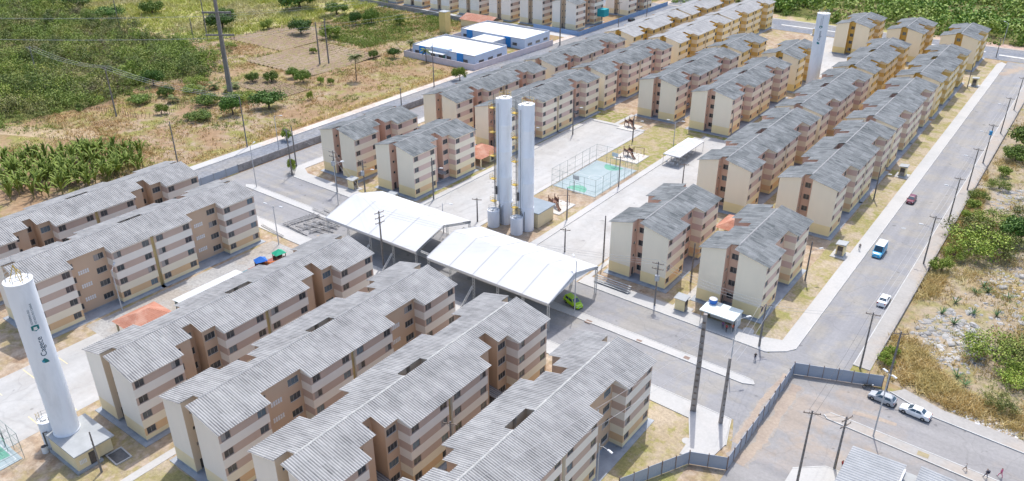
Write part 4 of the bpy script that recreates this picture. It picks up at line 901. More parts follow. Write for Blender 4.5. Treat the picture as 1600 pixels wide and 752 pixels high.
span('bf','rd','across the avenue mouth', 2); span('p2','bf','across the cross street to the shelter pole', 3, m=cable_m); span('pl','rd','over the forecourt to the avenue pole', 2, m=cable_d); span('pm','pl','between the two poles by the ribbed roof', 2, m=cable_d)
span('f1','f2','over the scrub', 3, sag=1.6, w=1.2, r=0.035); span('f1','p8','from the scrub edge to the outer avenue', 3, sag=1.6, w=1.2, r=0.035)
span('w1','ktr','at the rounded pavement corner', 2)
for k in range(3): cable((-35.8+0.25*k,94.4,15-3.0*k+1), (-46+1.2*k,34,20-1.5*k), 0.6, 'pale cable running from the tallest pole across the lawn', 'cables over the corner lawn', cable_m, 0.02)
for k, (dz, xo) in enumerate(((20.0,-4.3),(20.0,4.3),(27.1,-4.3),(27.1,4.3))):
    cable((-229.8+xo*0.80,151.7+xo*0.60,dz-0.9), (-520+xo,10,dz+2), 6, 'long transmission cable from the pylon out over the scrub', 'transmission cables', cable_m, 0.035)
    cable((-229.8+xo*0.80,151.7+xo*0.60,dz-0.9), (-184+xo,480,dz+2), 7, 'long transmission cable from the pylon towards the far estate', 'transmission cables towards the far estate', cable_m, 0.03)

#PART3
# ------------------------------------------------------------------ walls and fences
panel_m = mat('fence_panel', (0.36,0.40,0.47), (0.32,0.36,0.42), 0.5, 0.6); rust = mat('post_rust', (0.20,0.15,0.13), (0.28,0.2,0.16), 2.0)
wall_g = mat('wall_grey', (0.36,0.34,0.33), (0.27,0.26,0.26), 0.4, 0.95, c3=(0.22,0.21,0.20), scale2=0.9); wall_l = mat('wall_lilac', (0.62,0.58,0.62), (0.54,0.50,0.53), 0.3, 0.95)
wall_b = mat('fence_blue', (0.24,0.36,0.56), (0.20,0.31,0.50), 0.4, 0.8)
def panel_fence(name, pts, h, pw, m, label, cat, postm, gap=0.0, lean=0.0, postover=0.25, th=0.05):
    root = empty(name, (pts[0][0], pts[0][1], 0), 0, label, cat); ox, oy = pts[0][:2]; cache = {}
    for (x0, y0), (x1, y1) in zip(pts[:-1], pts[1:]):
        d = Vector((x1-x0, y1-y0)); L = d.length; n = max(1, round(L/pw)); w = L/n; a = math.atan2(d.y, d.x)
        k = round(w, 3)
        if k not in cache:
            b = MB(); b.box(0.03,-th/2,gap,w-0.03,th/2,h,m); nr = max(2, int(w/0.3))
            if th < 0.08:
                for q in range(nr): xx = 0.05+(w-0.1)*(q+0.5)/nr; b.box(xx-0.04,-th/2-0.012,gap+0.02,xx+0.04,-th/2,h-0.02,m)
            pm = b.mesh('panel'); b = MB(); b.box(-0.05,-0.07,0,0.05,0.07,h+postover,postm); cache[k] = (pm, b.mesh('post'))
        pm, po = cache[k]
        for q in range(n):
            px, py_ = x0+d.x*q/n-ox, y0+d.y*q/n-oy; o = link('panel', pm, root, (px, py_, 0.0), a)
            o.rotation_euler = (R.uniform(-1,1)*lean, 0, a); link('post', po, root, (px, py_, 0), a)
        link('post', po, root, (x1-ox, y1-oy, 0), a)
    return root
panel_fence('metal_fence', [(-36.6,73),(-31.3,83.4),(-26.5,85.4),(-26.5,101),(-26.7,112.6),(-14.1,117.6)], 2.3, 2.3, panel_m, 'blue-grey sheet metal fence zigzagging between forecourt and cross street', 'fence', rust, 0.1, 0.03)
panel_fence('boundary_wall', [(-172.2,112.3),(-172.2,208)], 2.0, 6.0, wall_g, 'long grey block wall between the outer avenue and the inner lane', 'wall', wall_g, 0, 0, 0.1, 0.18)
panel_fence('metal_gate', [(-172.0,97.5),(-172.0,112)], 2.1, 3.6, panel_m, 'blue-grey metal gate closing the cross street at the outer avenue', 'gate', steel_g, 0.1)
panel_fence('boundary_wall', [(-16.7,125),(-16.7,345)], 0.75, 10.0, wall_g, 'low grey wall along the avenue\'s east pavement beside the wasteland', 'wall', wall_g, 0, 0, 0.0, 0.16)
panel_fence('boundary_wall', [(-218.8,223.4),(-183.6,223.2),(-181.9,272)], 2.3, 5.0, wall_l, 'pale lilac compound wall around the white-roofed school', 'wall', wall_l, 0, 0, 0.05, 0.18)
panel_fence('boundary_wall', [(-218.8,223.6),(-222,262)], 2.0, 5.0, wall_l, 'pale side wall of the school facing the green field', 'wall', wall_l, 0, 0, 0.05, 0.18)
panel_fence('metal_fence', [(-206,292.5),(-181.6,291.2),(-180.9,372)], 2.0, 4.0, wall_b, 'long blue fence around the far estate along the outer avenue', 'fence', wall_b, 0.1, 0.0, 0.1, 0.06)
panel_fence('boundary_wall', [(-420,291),(-293,288),(-236,283.6)], 2.0, 8.0, wall_g, 'dark grey wall between the green field and the far estate street', 'wall', wall_g, 0, 0, 0.0, 0.18)
# stick fence of the smallholding
st = empty('stick_fence', (-252,117,0), 0, 'thin stick fence curving through the dry field beside the bushes', 'fence')
stick_m = mat('stick', (0.26,0.20,0.14), (0.18,0.14,0.10), 2.0); b = MB(); b.box(-0.05,-0.05,0,0.05,0.05,1.25,stick_m); stk = b.mesh('stick')
def curve_pts(P, step):
    out = []
    for (a, c) in zip(P[:-1], P[1:]):
        n = max(1, int(math.dist(a, c)/step))
        out += [(a[0]+(c[0]-a[0])*k/n, a[1]+(c[1]-a[1])*k/n) for k in range(n)]
    return out
for px, py_ in curve_pts([(-252,117),(-243,119),(-234,121),(-229,127),(-233,137),(-236,146),(-232,155)], 1.0): link('stick', stk, st, (px+252+R.uniform(-.1,.1), py_-117, 0), R.random())
st2 = empty('stick_fence', (-236,95,0), 0, 'second stick fence along the dirt track by the banana plants', 'fence')
for px, py_ in curve_pts([(-236,95),(-229,101),(-222,104),(-216,99),(-210,92)], 1.1): link('stick', stk, st2, (px+236, py_-95, 0), R.random())

# ------------------------------------------------------------------ plaza: court, playgrounds, shelter
court_b = mat('court_blue', (0.30,0.365,0.38), (0.335,0.395,0.405), 0.4, 0.8, c3=(0.275,0.34,0.35)); court_g = mat('court_green', (0.13,0.34,0.25), (0.17,0.37,0.28), 0.4); court_l = mat('court_line', (0.58,0.6,0.6), (0.5,0.53,0.53), 1.0)
def sports_court(x0, y0, x1, y1, label, flabel):
    c = empty('sports_court', ((x0+x1)/2, (y0+y1)/2, 0), 0, label, 'court'); hx, hy = (x1-x0)/2, (y1-y0)/2
    b = MB(); b.prism(rect(-hx,-hy,hx,hy), 0, 0.10, walk_concrete, top=court_b, bottom=False); link('slab', b.mesh('slab'), c)
    for s in (-1, 1):
        b = MB(); pts = [(2.6*math.cos(t), s*(hy-0.8) - s*2.6*abs(math.sin(t))*1.25, 0.105) for t in np.linspace(0, math.pi, 13)]
        b.face(pts if s < 0 else pts[::-1], court_g); k = link('key_area', b.mesh('key_area'), c)
        b = MB(); m = steel_g; b.tube([(0, s*(hy-0.3), 0.1), (0, s*(hy-0.3), 2.6), (0, s*(hy-1.0), 3.2)], 0.08, n=6, m=m); g = link('hoop_stand', b.mesh('hoop_stand'), c)
        b = MB(); b.box(-0.9, s*(hy-1.0)-0.03, 2.8, 0.9, s*(hy-1.0)+0.03, 3.9, mat('backboard',(0.62,0.66,0.68),(0.5,0.54,0.56),1.0)); link('backboard', b.mesh('backboard'), g)
        b = MB(); b.tube([(1.5, s*(hy-0.6), 0.1),(1.5, s*(hy-0.6), 2.1),(-1.5, s*(hy-0.6), 2.1),(-1.5, s*(hy-0.6), 0.1)], 0.05, n=6, m=court_g); link('goal', b.mesh('goal'), c)
    for (a0, c0, a1, c1) in ((-hx+0.5,-hy+0.6,hx-0.5,-hy+0.7),(-hx+0.5,hy-0.7,hx-0.5,hy-0.6),(-hx+0.5,-hy+0.7,-hx+0.6,hy-0.7),(hx-0.6,-hy+0.7,hx-0.5,hy-0.7),(-hx+0.6,-0.05,hx-0.6,0.05)):
        b = MB(); b.face([(a0,c0,0.112),(a1,c0,0.112),(a1,c1,0.112),(a0,c1,0.112)], court_l); link('court_line', b.mesh('court_line'), c)
    b = MB()
    for k in range(28):
        t0, t1 = 2*math.pi*k/28, 2*math.pi*(k+1)/28; b.face([(1.8*math.cos(t0),1.8*math.sin(t0),0.116),(1.8*math.cos(t1),1.8*math.sin(t1),0.116),(1.7*math.cos(t1),1.7*math.sin(t1),0.116),(1.7*math.cos(t0),1.7*math.sin(t0),0.116)], court_l)
    link('centre_circle', b.mesh('centre_circle'), c)
    f = empty('court_fence', ((x0+x1)/2, (y0+y1)/2, 0), 0, flabel, 'fence'); H = 4.6; pm = mat('fence_post', (0.24,0.30,0.28), (0.18,0.24,0.22), 2.0, 0.5)
    b = MB(); b.tube([(0,0,0),(0,0,H)], 0.04, n=5, m=pm); po = b.mesh('post')
    per = [(-hx-.2,-hy-.2),(hx+.2,-hy-.2),(hx+.2,hy+.2),(-hx-.2,hy+.2),(-hx-.2,-hy-.2)]
    for px, py_ in curve_pts(per, 3.05): link('post', po, f, (px, py_, 0))
    for z in (1.5, 3.0, H):
        for a, e in zip(per[:-1], per[1:]): b = MB(); b.tube([(*a, z), (*e, z)], 0.03, n=4, m=pm); link('rail', b.mesh('rail'), f)
    w = MB(); wm = mat('wire', (0.40,0.44,0.42), (0.34,0.38,0.36), 1.0, 0.5)
    for a, e in zip(per[:-1], per[1:]):
        n = int(math.dist(a, e)/0.9)
        for k in range(n): 
            t = (k+.5)/n; px, py_ = a[0]+(e[0]-a[0])*t, a[1]+(e[1]-a[1])*t; w.tube([(px,py_,0.1),(px,py_,H)], 0.006, n=3, m=wm, caps=False)
        for z in np.arange(0.5, H, 0.5): w.tube([(*a, z), (*e, z)], 0.006, n=3, m=wm, caps=False)
    o = link('netting', w.mesh('netting'), f); o['kind'] = 'stuff'
sports_court(-101.6, 153.3, -89.4, 174.2, 'pale blue sports court on the plaza with green goal areas', 'wire mesh fence around the plaza sports court')
sports_court(-117, 14.5, -107.9, 28.0, 'pale blue sports court at the near corner below the lettered tower', 'wire mesh fence around the sports court at the near corner')
sand = ground_mat('sand', [(0.62,0.57,0.50),(0.55,0.50,0.43),(0.66,0.62,0.56)], big=0.2, mid=0.5, fine=3.0)
wood_d = mat('play_timber', (0.16,0.09,0.07), (0.24,0.14,0.10), 2.0)
def sand_pit(x0, y0, x1, y1):
    b = MB(); b.prism(rect(x0,y0,x1,y1), 0, 0.16, walk_concrete, bottom=False); o = link('sandpit_rim', b.mesh('sandpit_rim')); o['kind'] = 'structure'
    b = MB(); b.face([(x0+.3,y0+.3,0.17),(x1-.3,y0+.3,0.17),(x1-.3,y1-.3,0.17),(x0+.3,y1-.3,0.17)], sand); o = link('sandpit_sand', b.mesh('sandpit_sand')); o['kind'] = 'structure'
def play_frame(x, y, rz, label, roofs=(), z0=0.17):
    p = empty('climbing_frame', (x, y, z0), rz, label, 'playground', 'playground climbing frames')
    for px, py_ in ((-1,-0.8),(1,-0.8),(1,0.8),(-1,0.8)):
        b = MB(); b.tube([(px,py_,0),(px,py_,2.6)], 0.09, n=6, m=wood_d); link('post', b.mesh('post'), p)
    b = MB(); b.box(-1,-0.8,1.2,1,0.8,1.32,wood_d); link('deck', b.mesh('deck'), p)
    b = MB(); b.box(-1,-0.85,1.3,1,-0.75,2.0,wood_d); b.box(-1,0.75,1.3,1,0.85,2.0,wood_d); link('guard', b.mesh('guard'), p)
    b = MB(); sl = [(1.0,1.3),(1.5,1.1),(2.8,0.25),(3.4,0.2)]
    for a, c in zip(sl[:-1], sl[1:]):
        b.face(((a[0],-0.3,a[1]),(c[0],-0.3,c[1]),(c[0],0.3,c[1]),(a[0],0.3,a[1])), roofs[0] if roofs else wood_d)
        for s in (-0.3, 0.3): b.face(((a[0],s,a[1]),(c[0],s,c[1]),(c[0],s,c[1]+0.25),(a[0],s,a[1]+0.25)), wood_d)
    link('slide', b.mesh('slide'), p)
    b = MB()
    for s in (-0.4, 0.4): b.tube([(-1,s,1.3),(-2.0,s,0)], 0.05, n=5, m=wood_d)
    for k in range(4): b.tube([(-1-0.25*k,-0.4,1.3-0.32*k),(-1-0.25*k,0.4,1.3-0.32*k)], 0.04, n=5, m=wood_d)
    link('ladder', b.mesh('ladder'), p)
    if roofs:
        b = MB(); t = (0,0,3.6)
        for a, c in (((-1.2,-1),(1.2,-1)),((1.2,-1),(1.2,1)),((1.2,1),(-1.2,1)),((-1.2,1),(-1.2,-1))): b.face(((*a,2.7),(*c,2.7),t), roofs[0])
        link('roof', b.mesh('roof'), p)
    return p
def swing(x, y, rz, label):
    p = empty('swing_set', (x, y, 0.17), rz, label, 'swing', 'swing sets'); 
    for s in (-1.4, 1.4): b = MB(); b.tube([(s,-0.8,0),(s,0,2.2),(s,0.8,0)], 0.06, n=5, m=wood_d); link('leg_frame', b.mesh('leg_frame'), p)
    b = MB(); b.tube([(-1.4,0,2.2),(1.4,0,2.2)], 0.06, n=5, m=wood_d); link('beam', b.mesh('beam'), p)
    for s in (-0.6, 0.6): b = MB(); b.box(s-0.2,-0.1,0.5,s+0.2,0.1,0.55,wood_d); b.tube([(s-0.18,0,0.55),(s-0.18,0,2.2)], 0.015, n=3, m=steel_g); b.tube([(s+0.18,0,0.55),(s+0.18,0,2.2)], 0.015, n=3, m=steel_g); link('seat', b.mesh('seat'), p)
sand_pit(-96.0,139.9,-90.8,147.0); play_frame(-94.6,143.2,-0.5,'brown timber climbing frame with slide in the near plaza sand pit')
swing(-93.4,145.6,0.6,'small swing set in the near plaza sand pit')
sand_pit(-98.9,178.2,-91.6,185.2); play_frame(-96.4,182,-0.5,'brown timber climbing frame with slide in the sand pit beyond the court'); swing(-94.2,184.0,0.2,'small swing set in the sand pit beyond the court')
sand_pit(-110.2,199.6,-104.6,205.6); play_frame(-108,203,-0.5,'brown timber climbing frame in the farthest plaza sand pit')
blue_pl = mat('plastic_blue', (0.03,0.16,0.55), (0.03,0.14,0.48), 1.0, 0.4); green_pl = mat('plastic_green', (0.03,0.40,0.24), (0.03,0.34,0.2), 1.0, 0.4); orange_pl = mat('plastic_orange', (0.55,0.16,0.04), (0.48,0.14,0.04), 1.0, 0.4)
pl_pad = MB(); pl_pad.prism(rect(-127.6,77.6,-118.4,88.6), 0, 0.08, mat('rubber_red',(0.30,0.12,0.10),(0.25,0.10,0.09),0.8), bottom=False); o = link('playground_pad', pl_pad.mesh('playground_pad')); o['kind'] = 'structure'
pl_pad = MB(); pl_pad.prism(rect(-127.5,77.7,-124.0,81.2), 0.08, 0.11, mat('rubber_teal',(0.04,0.30,0.36),(0.04,0.26,0.32),0.8), bottom=False); o = link('playground_pad', pl_pad.mesh('playground_pad')); o['kind'] = 'structure'
play_frame(-124.2,82.4,1.2,'colourful climbing frame with bright blue roof in the yard playground',(blue_pl,),0.09)
play_frame(-123.8,86.6,1.4,'colourful climbing frame with bright green roof in the yard playground',(green_pl,),0.09)
b = MB(); b.tube([(-125.2,83.6,1.5),(-123.2,83.9,1.6),(-122.9,85.8,1.5)], 0.5, n=10, m=orange_pl); tag(link('crawl_tube', b.mesh('crawl_tube')), 'orange crawl tube linking the two roofed climbing frames', 'playground')
def open_shelter(x0, y0, x1, y1, label):
    s = empty('shelter', ((x0+x1)/2, (y0+y1)/2, 0), 0, label, 'shelter'); hx, hy = (x1-x0)/2, (y1-y0)/2
    for k in range(3):
        b = MB(); ya, yc = -hy+2*hy*k/3, -hy+2*hy*(k+1)/3; n = 6; ym = (ya+yc)/2
        pk = (0, ym, 3.75)
        cs = [(-hx,ya,3.0),(hx,ya,3.0),(hx,yc,3.0),(-hx,yc,3.0)]
        for a, c in zip(cs, cs[1:]+cs[:1]):
            mid = tuple((p+q)/2*0.5+r*0.5 for p, q, r in zip(a, c, pk)); mid = (mid[0], mid[1], mid[2]-0.12); b.face((a, c, mid), fabric); b.face((a, mid, pk), fabric); b.face((c, pk, mid), fabric)
        link('canopy', b.mesh('canopy'), s)
        b = MB(); b.box(-hx,ya+0.01,2.75,hx,ya+0.03,3.0,fabric); b.box(hx-0.02,ya+0.03,2.75,hx,yc-0.03,3.0,fabric); b.box(-hx,ya+0.03,2.75,-hx+0.02,yc-0.03,3.0,fabric); link('valance', b.mesh('valance'), s)
    for k in range(4):
        for q in (-1, 1): b = MB(); yy = -hy+0.1+(2*hy-0.2)*k/3; b.tube([(q*(hx-0.1),yy,0),(q*(hx-0.1),yy,2.98)], 0.05, n=6, m=steel_g); link('post', b.mesh('post'), s)
    return s
open_shelter(-86.3,182.4,-81.5,197.4,'open-sided white canopy shelter over stacked chairs on the plaza')
# plastic chairs stacked and set out under it
chair_m = mat('chair_white', (0.66,0.67,0.68), (0.58,0.59,0.6), 2.0, 0.4)
def chair_proto():
    t = empty('plastic_chair', (0,0,0)); b = MB(); b.box(-0.22,-0.22,0.42,0.22,0.22,0.46,chair_m); link('seat', b.mesh('seat'), t)
    b = MB(); b.box(-0.22,0.19,0.46,0.22,0.24,0.86,chair_m); link('backrest', b.mesh('backrest'), t)
    for sx in (-1, 1):
        for sy in (-1, 1): b = MB(); b.tube([(sx*0.2,sy*0.2,0),(sx*0.19,sy*0.19,0.42)], 0.025, n=4, m=chair_m); link('leg', b.mesh('leg'), t)
    return t
CP = chair_proto()
def dup(root, loc, rz=0, label=None, cat=None, group=None, scale=None):
    r = root.copy(); COL.objects.link(r); r.location = loc; r.rotation_euler = (0,0,rz)
    if scale: r.scale = scale
    tag(r, label, cat, group)
    for ch in list(root.children):
        c = ch.copy(); COL.objects.link(c); c.parent = r
        for g in list(ch.children):
            d = g.copy(); COL.objects.link(d); d.parent = c
    return r
first = True
for k in range(22):
    lx, ly, rz = -85.4+0.95*(k % 4)+R.uniform(-.2,.2), 183.2+2.5*(k//4)+R.uniform(-.3,.3), R.uniform(0,6.28)
    lab = 'white plastic chair under the open-sided plaza shelter'; g = 'white chairs under the plaza shelter'
    if first: CP.location = (lx,ly,0.03); CP.rotation_euler = (0,0,rz); tag(CP, lab, 'chair', g); first = False
    else: dup(CP, (lx,ly,0.03), rz, lab, 'chair', g)

# bus shelter with water tank on its roof
bs = empty('bus_shelter', (-42.4,119.5,0.13), 0, 'white bus shelter with people under its roof at the avenue corner', 'shelter')
b = MB(); b.box(-3.3,-2.3,2.75,3.2,2.0,2.92,mat('shelter_roof',(0.70,0.76,0.74),(0.62,0.68,0.66),0.5,0.5)); link('roof', b.mesh('roof'), bs)
b = MB(); b.box(-3.1,1.7,0,3.05,1.85,2.75,mat('shelter_wall',(0.66,0.67,0.66),(0.58,0.59,0.58),0.5)); b.box(-3.1,-0.2,0,-2.95,1.7,2.75,MATS['shelter_wall']); b.box(2.9,-0.6,0,3.05,1.7,2.75,MATS['shelter_wall']); link('wall', b.mesh('wall'), bs)
for px in (-3.0, 2.95): b = MB(); b.tube([(px,-2.1,0),(px,-2.1,2.75)], 0.06, n=6, m=steel_g); link('post', b.mesh('post'), bs)
b = MB(); b.box(-2.4,1.1,0.0,2.4,1.5,0.45,MATS['shelter_wall']); link('bench', b.mesh('bench'), bs)
tk = empty('roof_water_tank', (-44.6,120.6,3.05), 0, 'round blue plastic water tank on the bus shelter roof', 'water tank')
bt = lathe(0.7, [(0.55,0),(0.72,0.3),(0.76,0.85),(0.70,0.9)], blue_pl, 24, blue_pl).mesh('body'); smooth_by_angle(bt, 40); link('body', bt, tk); b = lathe(0.6, [(0.74,0.9),(0.74,0.97),(0.3,1.15)], white_m, 24, white_m).mesh('lid'); smooth_by_angle(b, 40); link('lid', b, tk)
b = MB(); b.cyl(-37.4,120.3,0,0.16,1.0,walk_concrete,24); o = tag(link('manhole_cover', b.mesh('manhole_cover')), 'round pale manhole slab on the soil beside the bus shelter', 'manhole')
# meter huts along the pavements
hut_y = mat('hut_yellow', (0.78,0.66,0.38), (0.72,0.60,0.35), 0.8)
def meter_hut(x, y, rz, label):
    t = empty('meter_hut', (x, y, 0.03), rz, label, 'meter hut', 'small yellow meter huts')
    b = MB(); b.box(-0.95,-0.8,0.3,0.95,0.8,2.7,hut_y); link('wall', b.mesh('wall'), t); b = MB(); b.box(-1.05,-0.9,0,1.05,0.9,0.3,plinth_m); b.box(-1.9,-1.6,0,1.9,1.6,0.08,walk_concrete); link('plinth', b.mesh('plinth'), t)
    b = MB(); b.face(((-1.2,-1.05,2.75),(1.2,-1.05,2.75),(1.2,1.05,2.95),(-1.2,1.05,2.95)), lid_m); b.box(-1.2,-1.05,2.68,1.2,1.05,2.76,lid_m); link('roof', b.mesh('roof'), t)
    b = MB(); b.box(0.95,-0.55,0.35,0.99,0.55,2.4,door_m); link('door', b.mesh('door'), t)
    b = MB(); b.box(0.99,-0.5,0.4,1.01,-0.02,1.3,frame_m); b.box(0.99,0.02,0.4,1.01,0.5,1.3,frame_m); link('grille', b.mesh('grille'), t)
meter_hut(-50.2,119.6,0,'yellow meter hut beside the pole transformer')
meter_hut(-33.0,158.9,-math.pi/2,'meter hut on the avenue lawn opposite the blue and white van'); meter_hut(-33.2,211.5,-math.pi/2,'meter hut on the avenue lawn past the red car'); meter_hut(-33.2,310,-math.pi/2,'meter hut on the avenue lawn at the far end')
meter_hut(-140.2,122.3,0.0,'yellow meter hut in front of the short block by the outer wall'); meter_hut(-126.0,121.6,0.0,'meter hut half hidden behind the western marquee')
meter_hut(-101.5,352.5,0,'yellow meter hut at the edge of the far white paved lot')
# tiled huts
tile_m = mat('roof_tile', (0.44,0.21,0.145), (0.37,0.165,0.11), 1.2, 0.9, c3=(0.47,0.27,0.20), scale2=0.4)
def tile_hut(x0, y0, x1, y1, label, hip=True, h=2.6):
    t = empty('tile_hut', ((x0+x1)/2, (y0+y1)/2, 0), 0, label, 'hut', 'huts with red tile roofs'); hx, hy = (x1-x0)/2, (y1-y0)/2
    tiles = {}
    rows, n = 9, 16
    def quad(P, nrow):                                    # stepped courses of tile
        A, B, Cc, D = [Vector(p) for p in P]; b = MB()
        nn = (B-A).cross(D-A).normalized()
        for k in range(nrow):
            f0, f1 = k/nrow, (k+1)/nrow; a = A.lerp(D, f0); c = B.lerp(Cc, f0); d = B.lerp(Cc, f1); e = A.lerp(D, f1)
            b.face((a+nn*0.05, c+nn*0.05, d+nn*0.01, e+nn*0.01), tile_m); b.face((a-nn*0.02, c-nn*0.02, c+nn*0.05, a+nn*0.05), tile_m)
        return b
    ap = h+1.5; q = min(hx, hy); A = (-hx,-hy,h); B = (hx,-hy,h); Cc = (hx,hy,h); D = (-hx,hy,h)
    E1 = (0,-hy+q*0.9,ap); E2 = (0,hy-q*0.9,ap)
    for nm, P in (('s',(A,B,E1,E1)),('e',(B,Cc,E2,E1)),('n',(Cc,D,E2,E2)),('w',(D,A,E1,E2))): link('roof_slope', quad(P, 10).mesh('roof_slope'), t)
    b = MB(); b.box(-hx+1.0,0.2,0,hx-1.0,hy-0.6,h,cream_w); link('wall', b.mesh('wall'), t)
    for px in (-hx+0.5, 0, hx-0.5):
        b = MB(); b.box(px-0.15,-hy+0.4,0,px+0.15,-hy+0.7,h,cream_w); link('post', b.mesh('post'), t)
    b = MB(); b.box(hx-1.0,0.8,0.4,hx-0.96,1.8,2.2,door_m); link('door', b.mesh('door'), t)
tile_hut(-57.6,150.6,-51.6,158.4,'red tile hut between the short and long pink blocks near the avenue'); tile_hut(-130.4,151.2,-122.8,160.8,'red tile hut by the western plaza pavement behind the twin towers'); tile_hut(-127.7,53.0,-120.8,61.2,'red tile hut in the paved yard of the southern estate', h=2.4)
# long white canopy in the yard
wc = empty('car_canopy', (-122.6,70.5,0), 0, 'long low canopy with white ribbed roof in the yard behind the tan blocks', 'canopy')
b = MB(); wr = mat('white_sheet', (0.60,0.62,0.62), (0.54,0.56,0.57), 0.6, 0.6)
y_ = -7.0
while y_ < 7.0: b.face(((-3.0,y_,2.4),(3.0,y_,2.9),(3.0,y_+0.2,2.96),(-3.0,y_+0.2,2.46)), wr); b.face(((-3.0,y_+0.2,2.46),(3.0,y_+0.2,2.96),(3.0,y_+0.4,2.9),(-3.0,y_+0.4,2.4)), wr); y_ += 0.4
link('roof', b.mesh('roof'), wc)
b = MB(); b.box(-2.6,-6.8,0,-2.4,6.8,2.4,mat('teal_wall',(0.25,0.45,0.48),(0.5,0.5,0.4),0.8)); b.box(2.4,-6.8,0,2.6,6.8,2.8,MATS['teal_wall']); link('wall', b.mesh('wall'), wc)

# ------------------------------------------------------------------ school, hall and tank tower
sch_w = mat('school_wall', (0.50,0.60,0.74), (0.45,0.55,0.68), 0.3); sch_r = mat('school_roof', (0.70,0.71,0.72), (0.65,0.66,0.67), 0.15); sch_b = mat('school_blue', (0.03,0.24,0.60), (0.03,0.21,0.54), 0.5, 0.5); sch_t = mat('parapet', (0.44,0.45,0.48), (0.38,0.39,0.42), 0.4)
def school(x0, y0, x1, y1, h, label, blues, doors):
    t = empty('school_building', ((x0+x1)/2, (y0+y1)/2, 0), 0, label, 'school', 'white-roofed school buildings'); hx, hy = (x1-x0)/2, (y1-y0)/2
    b = MB(); b.box(-hx,-hy,0,hx,hy,h,sch_w); link('wall', b.mesh('wall'), t)
    b = MB(); b.face(((-hx+.4,-hy+.4,h+.05),(hx-.4,-hy+.4,h+.05),(hx-.4,0,h+.45),(-hx+.4,0,h+.45)), sch_r); b.face(((-hx+.4,0,h+.45),(hx-.4,0,h+.45),(hx-.4,hy-.4,h+.05),(-hx+.4,hy-.4,h+.05)), sch_r); link('roof', b.mesh('roof'), t)
    b = MB(); b.box(-hx,-hy,h,hx,-hy+.3,h+.35,sch_t); b.box(-hx,hy-.3,h,hx,hy,h+.7,sch_t); b.box(-hx,-hy+.3,h,-hx+.3,hy-.3,h+.55,sch_t); b.box(hx-.3,-hy+.3,h,hx,hy-.3,h+.55,sch_w); link('parapet', b.mesh('parapet'), t)
    for u in blues: b = MB(); b.box(-hx+u,-hy-.25,0.1,-hx+u+3.0,-hy+.02,h+.3,sch_b); link('blue_panel', b.mesh('blue_panel'), t)
    for k in range(7):
        u = 1.2+k*(2*hx-3)/7
        if any(abs(u+1-bu-1.5) < 2.4 for bu in blues): continue
        b = MB(); b.box(-hx+u,-hy-.06,1.1,-hx+u+2.2,-hy+.02,2.3,frame_m); w = link('window', b.mesh('window'), t); b = MB(); b.box(-hx+u+.1,-hy-.08,1.2,-hx+u+2.1,-hy-.055,2.2,glass_m); link('pane', b.mesh('pane'), w)
    for k in range(3):
        b = MB(); v = -hy+2+5.5*k; b.box(hx-.02,v,1.2,hx+.06,v+3,2.2,frame_m); w = link('window', b.mesh('window'), t); b = MB(); b.box(hx+.055,v+.1,1.3,hx+.08,v+2.9,2.1,glass_m); link('pane', b.mesh('pane'), w)
    if doors:
        b = MB(); b.box(-hx+doors,-hy-2.2,2.9,-hx+doors+8,-hy,3.15,sch_r); b.box(-hx+doors,-hy-0.3,h,-hx+doors+9,-hy+2,h+0.9,sch_w); link('porch', b.mesh('porch'), t); b = MB(); b.box(-hx+doors+4,-hy-.06,0.1,-hx+doors+7,-hy+.02,2.5,mat('green_gate',(0.06,0.22,0.18),(0.05,0.18,0.15),1.0)); link('door', b.mesh('door'), t)
school(-217.4,227.0,-186.0,246.4,3.9,'nearer white-roofed school building with blue panels behind the lilac wall',(3.6,22.6),9.5)
school(-219.6,259,-186.6,276.6,3.9,'farther white-roofed school building with blue panels, beside the yellow tower',(3.2,23.0),0)
b = MB(); b.box(-207,246.6,0,-196,258.8,3.3,sch_w); b.box(-207.2,246.5,3.3,-195.8,258.9,3.5,sch_t); b.box(-206.8,246.9,3.5,-196.2,258.5,3.6,sch_r); t = empty('school_link', (0,0,0), 0, 'low white-roofed link building between the two school wings', 'school'); link('wall', b.mesh('wall'), t)
b = MB(); b.box(0,0,0,3.6,3.4,8.9,mat('tower_ochre',(0.70,0.54,0.22),(0.62,0.48,0.2),0.5)); b.box(-.1,-.1,8.9,3.7,3.5,9.05,lid_m); tag(link('tank_tower', b.mesh('tank_tower'), None, (-234.2,261.8,0)), 'square ochre tank tower beside the school', 'tower')
t = empty('school_hall', (-226,281,0), 0, 'school hall with red tile roof behind the ochre tank tower', 'hall'); b = MB(); b.box(-8,-5,0,8,5,3.4,cream_w); link('wall', b.mesh('wall'), t); b = MB()
for s in (-1, 1):
    for k in range(8): f0, f1 = k/8, (k+1)/8; ya, yb = s*5.6*(1-f0), s*5.6*(1-f1); za, zb = 3.4+1.9*f0, 3.4+1.9*f1; b.face(((-8.6,ya,za+.05),(8.6,ya,za+.05),(8.6,yb,zb),(-8.6,yb,zb)) if s < 0 else ((8.6,ya,za+.05),(-8.6,ya,za+.05),(-8.6,yb,zb),(8.6,yb,zb)), tile_m)
link('roof', b.mesh('roof'), t)
tk = empty('teal_tank', (-186.5,318.4,0), 0, 'square teal tank on a post by the far estate fence', 'water tank'); b = MB(); b.tube([(0,0,0),(0,0,3.4)], 0.15, n=8, m=steel_d); link('stand', b.mesh('stand'), tk); b = MB(); b.box(-2.2,-2,3.4,2.2,2,6.6,mat('teal_paint',(0.03,0.33,0.38),(0.03,0.28,0.33),0.6)); link('body', b.mesh('body'), tk)

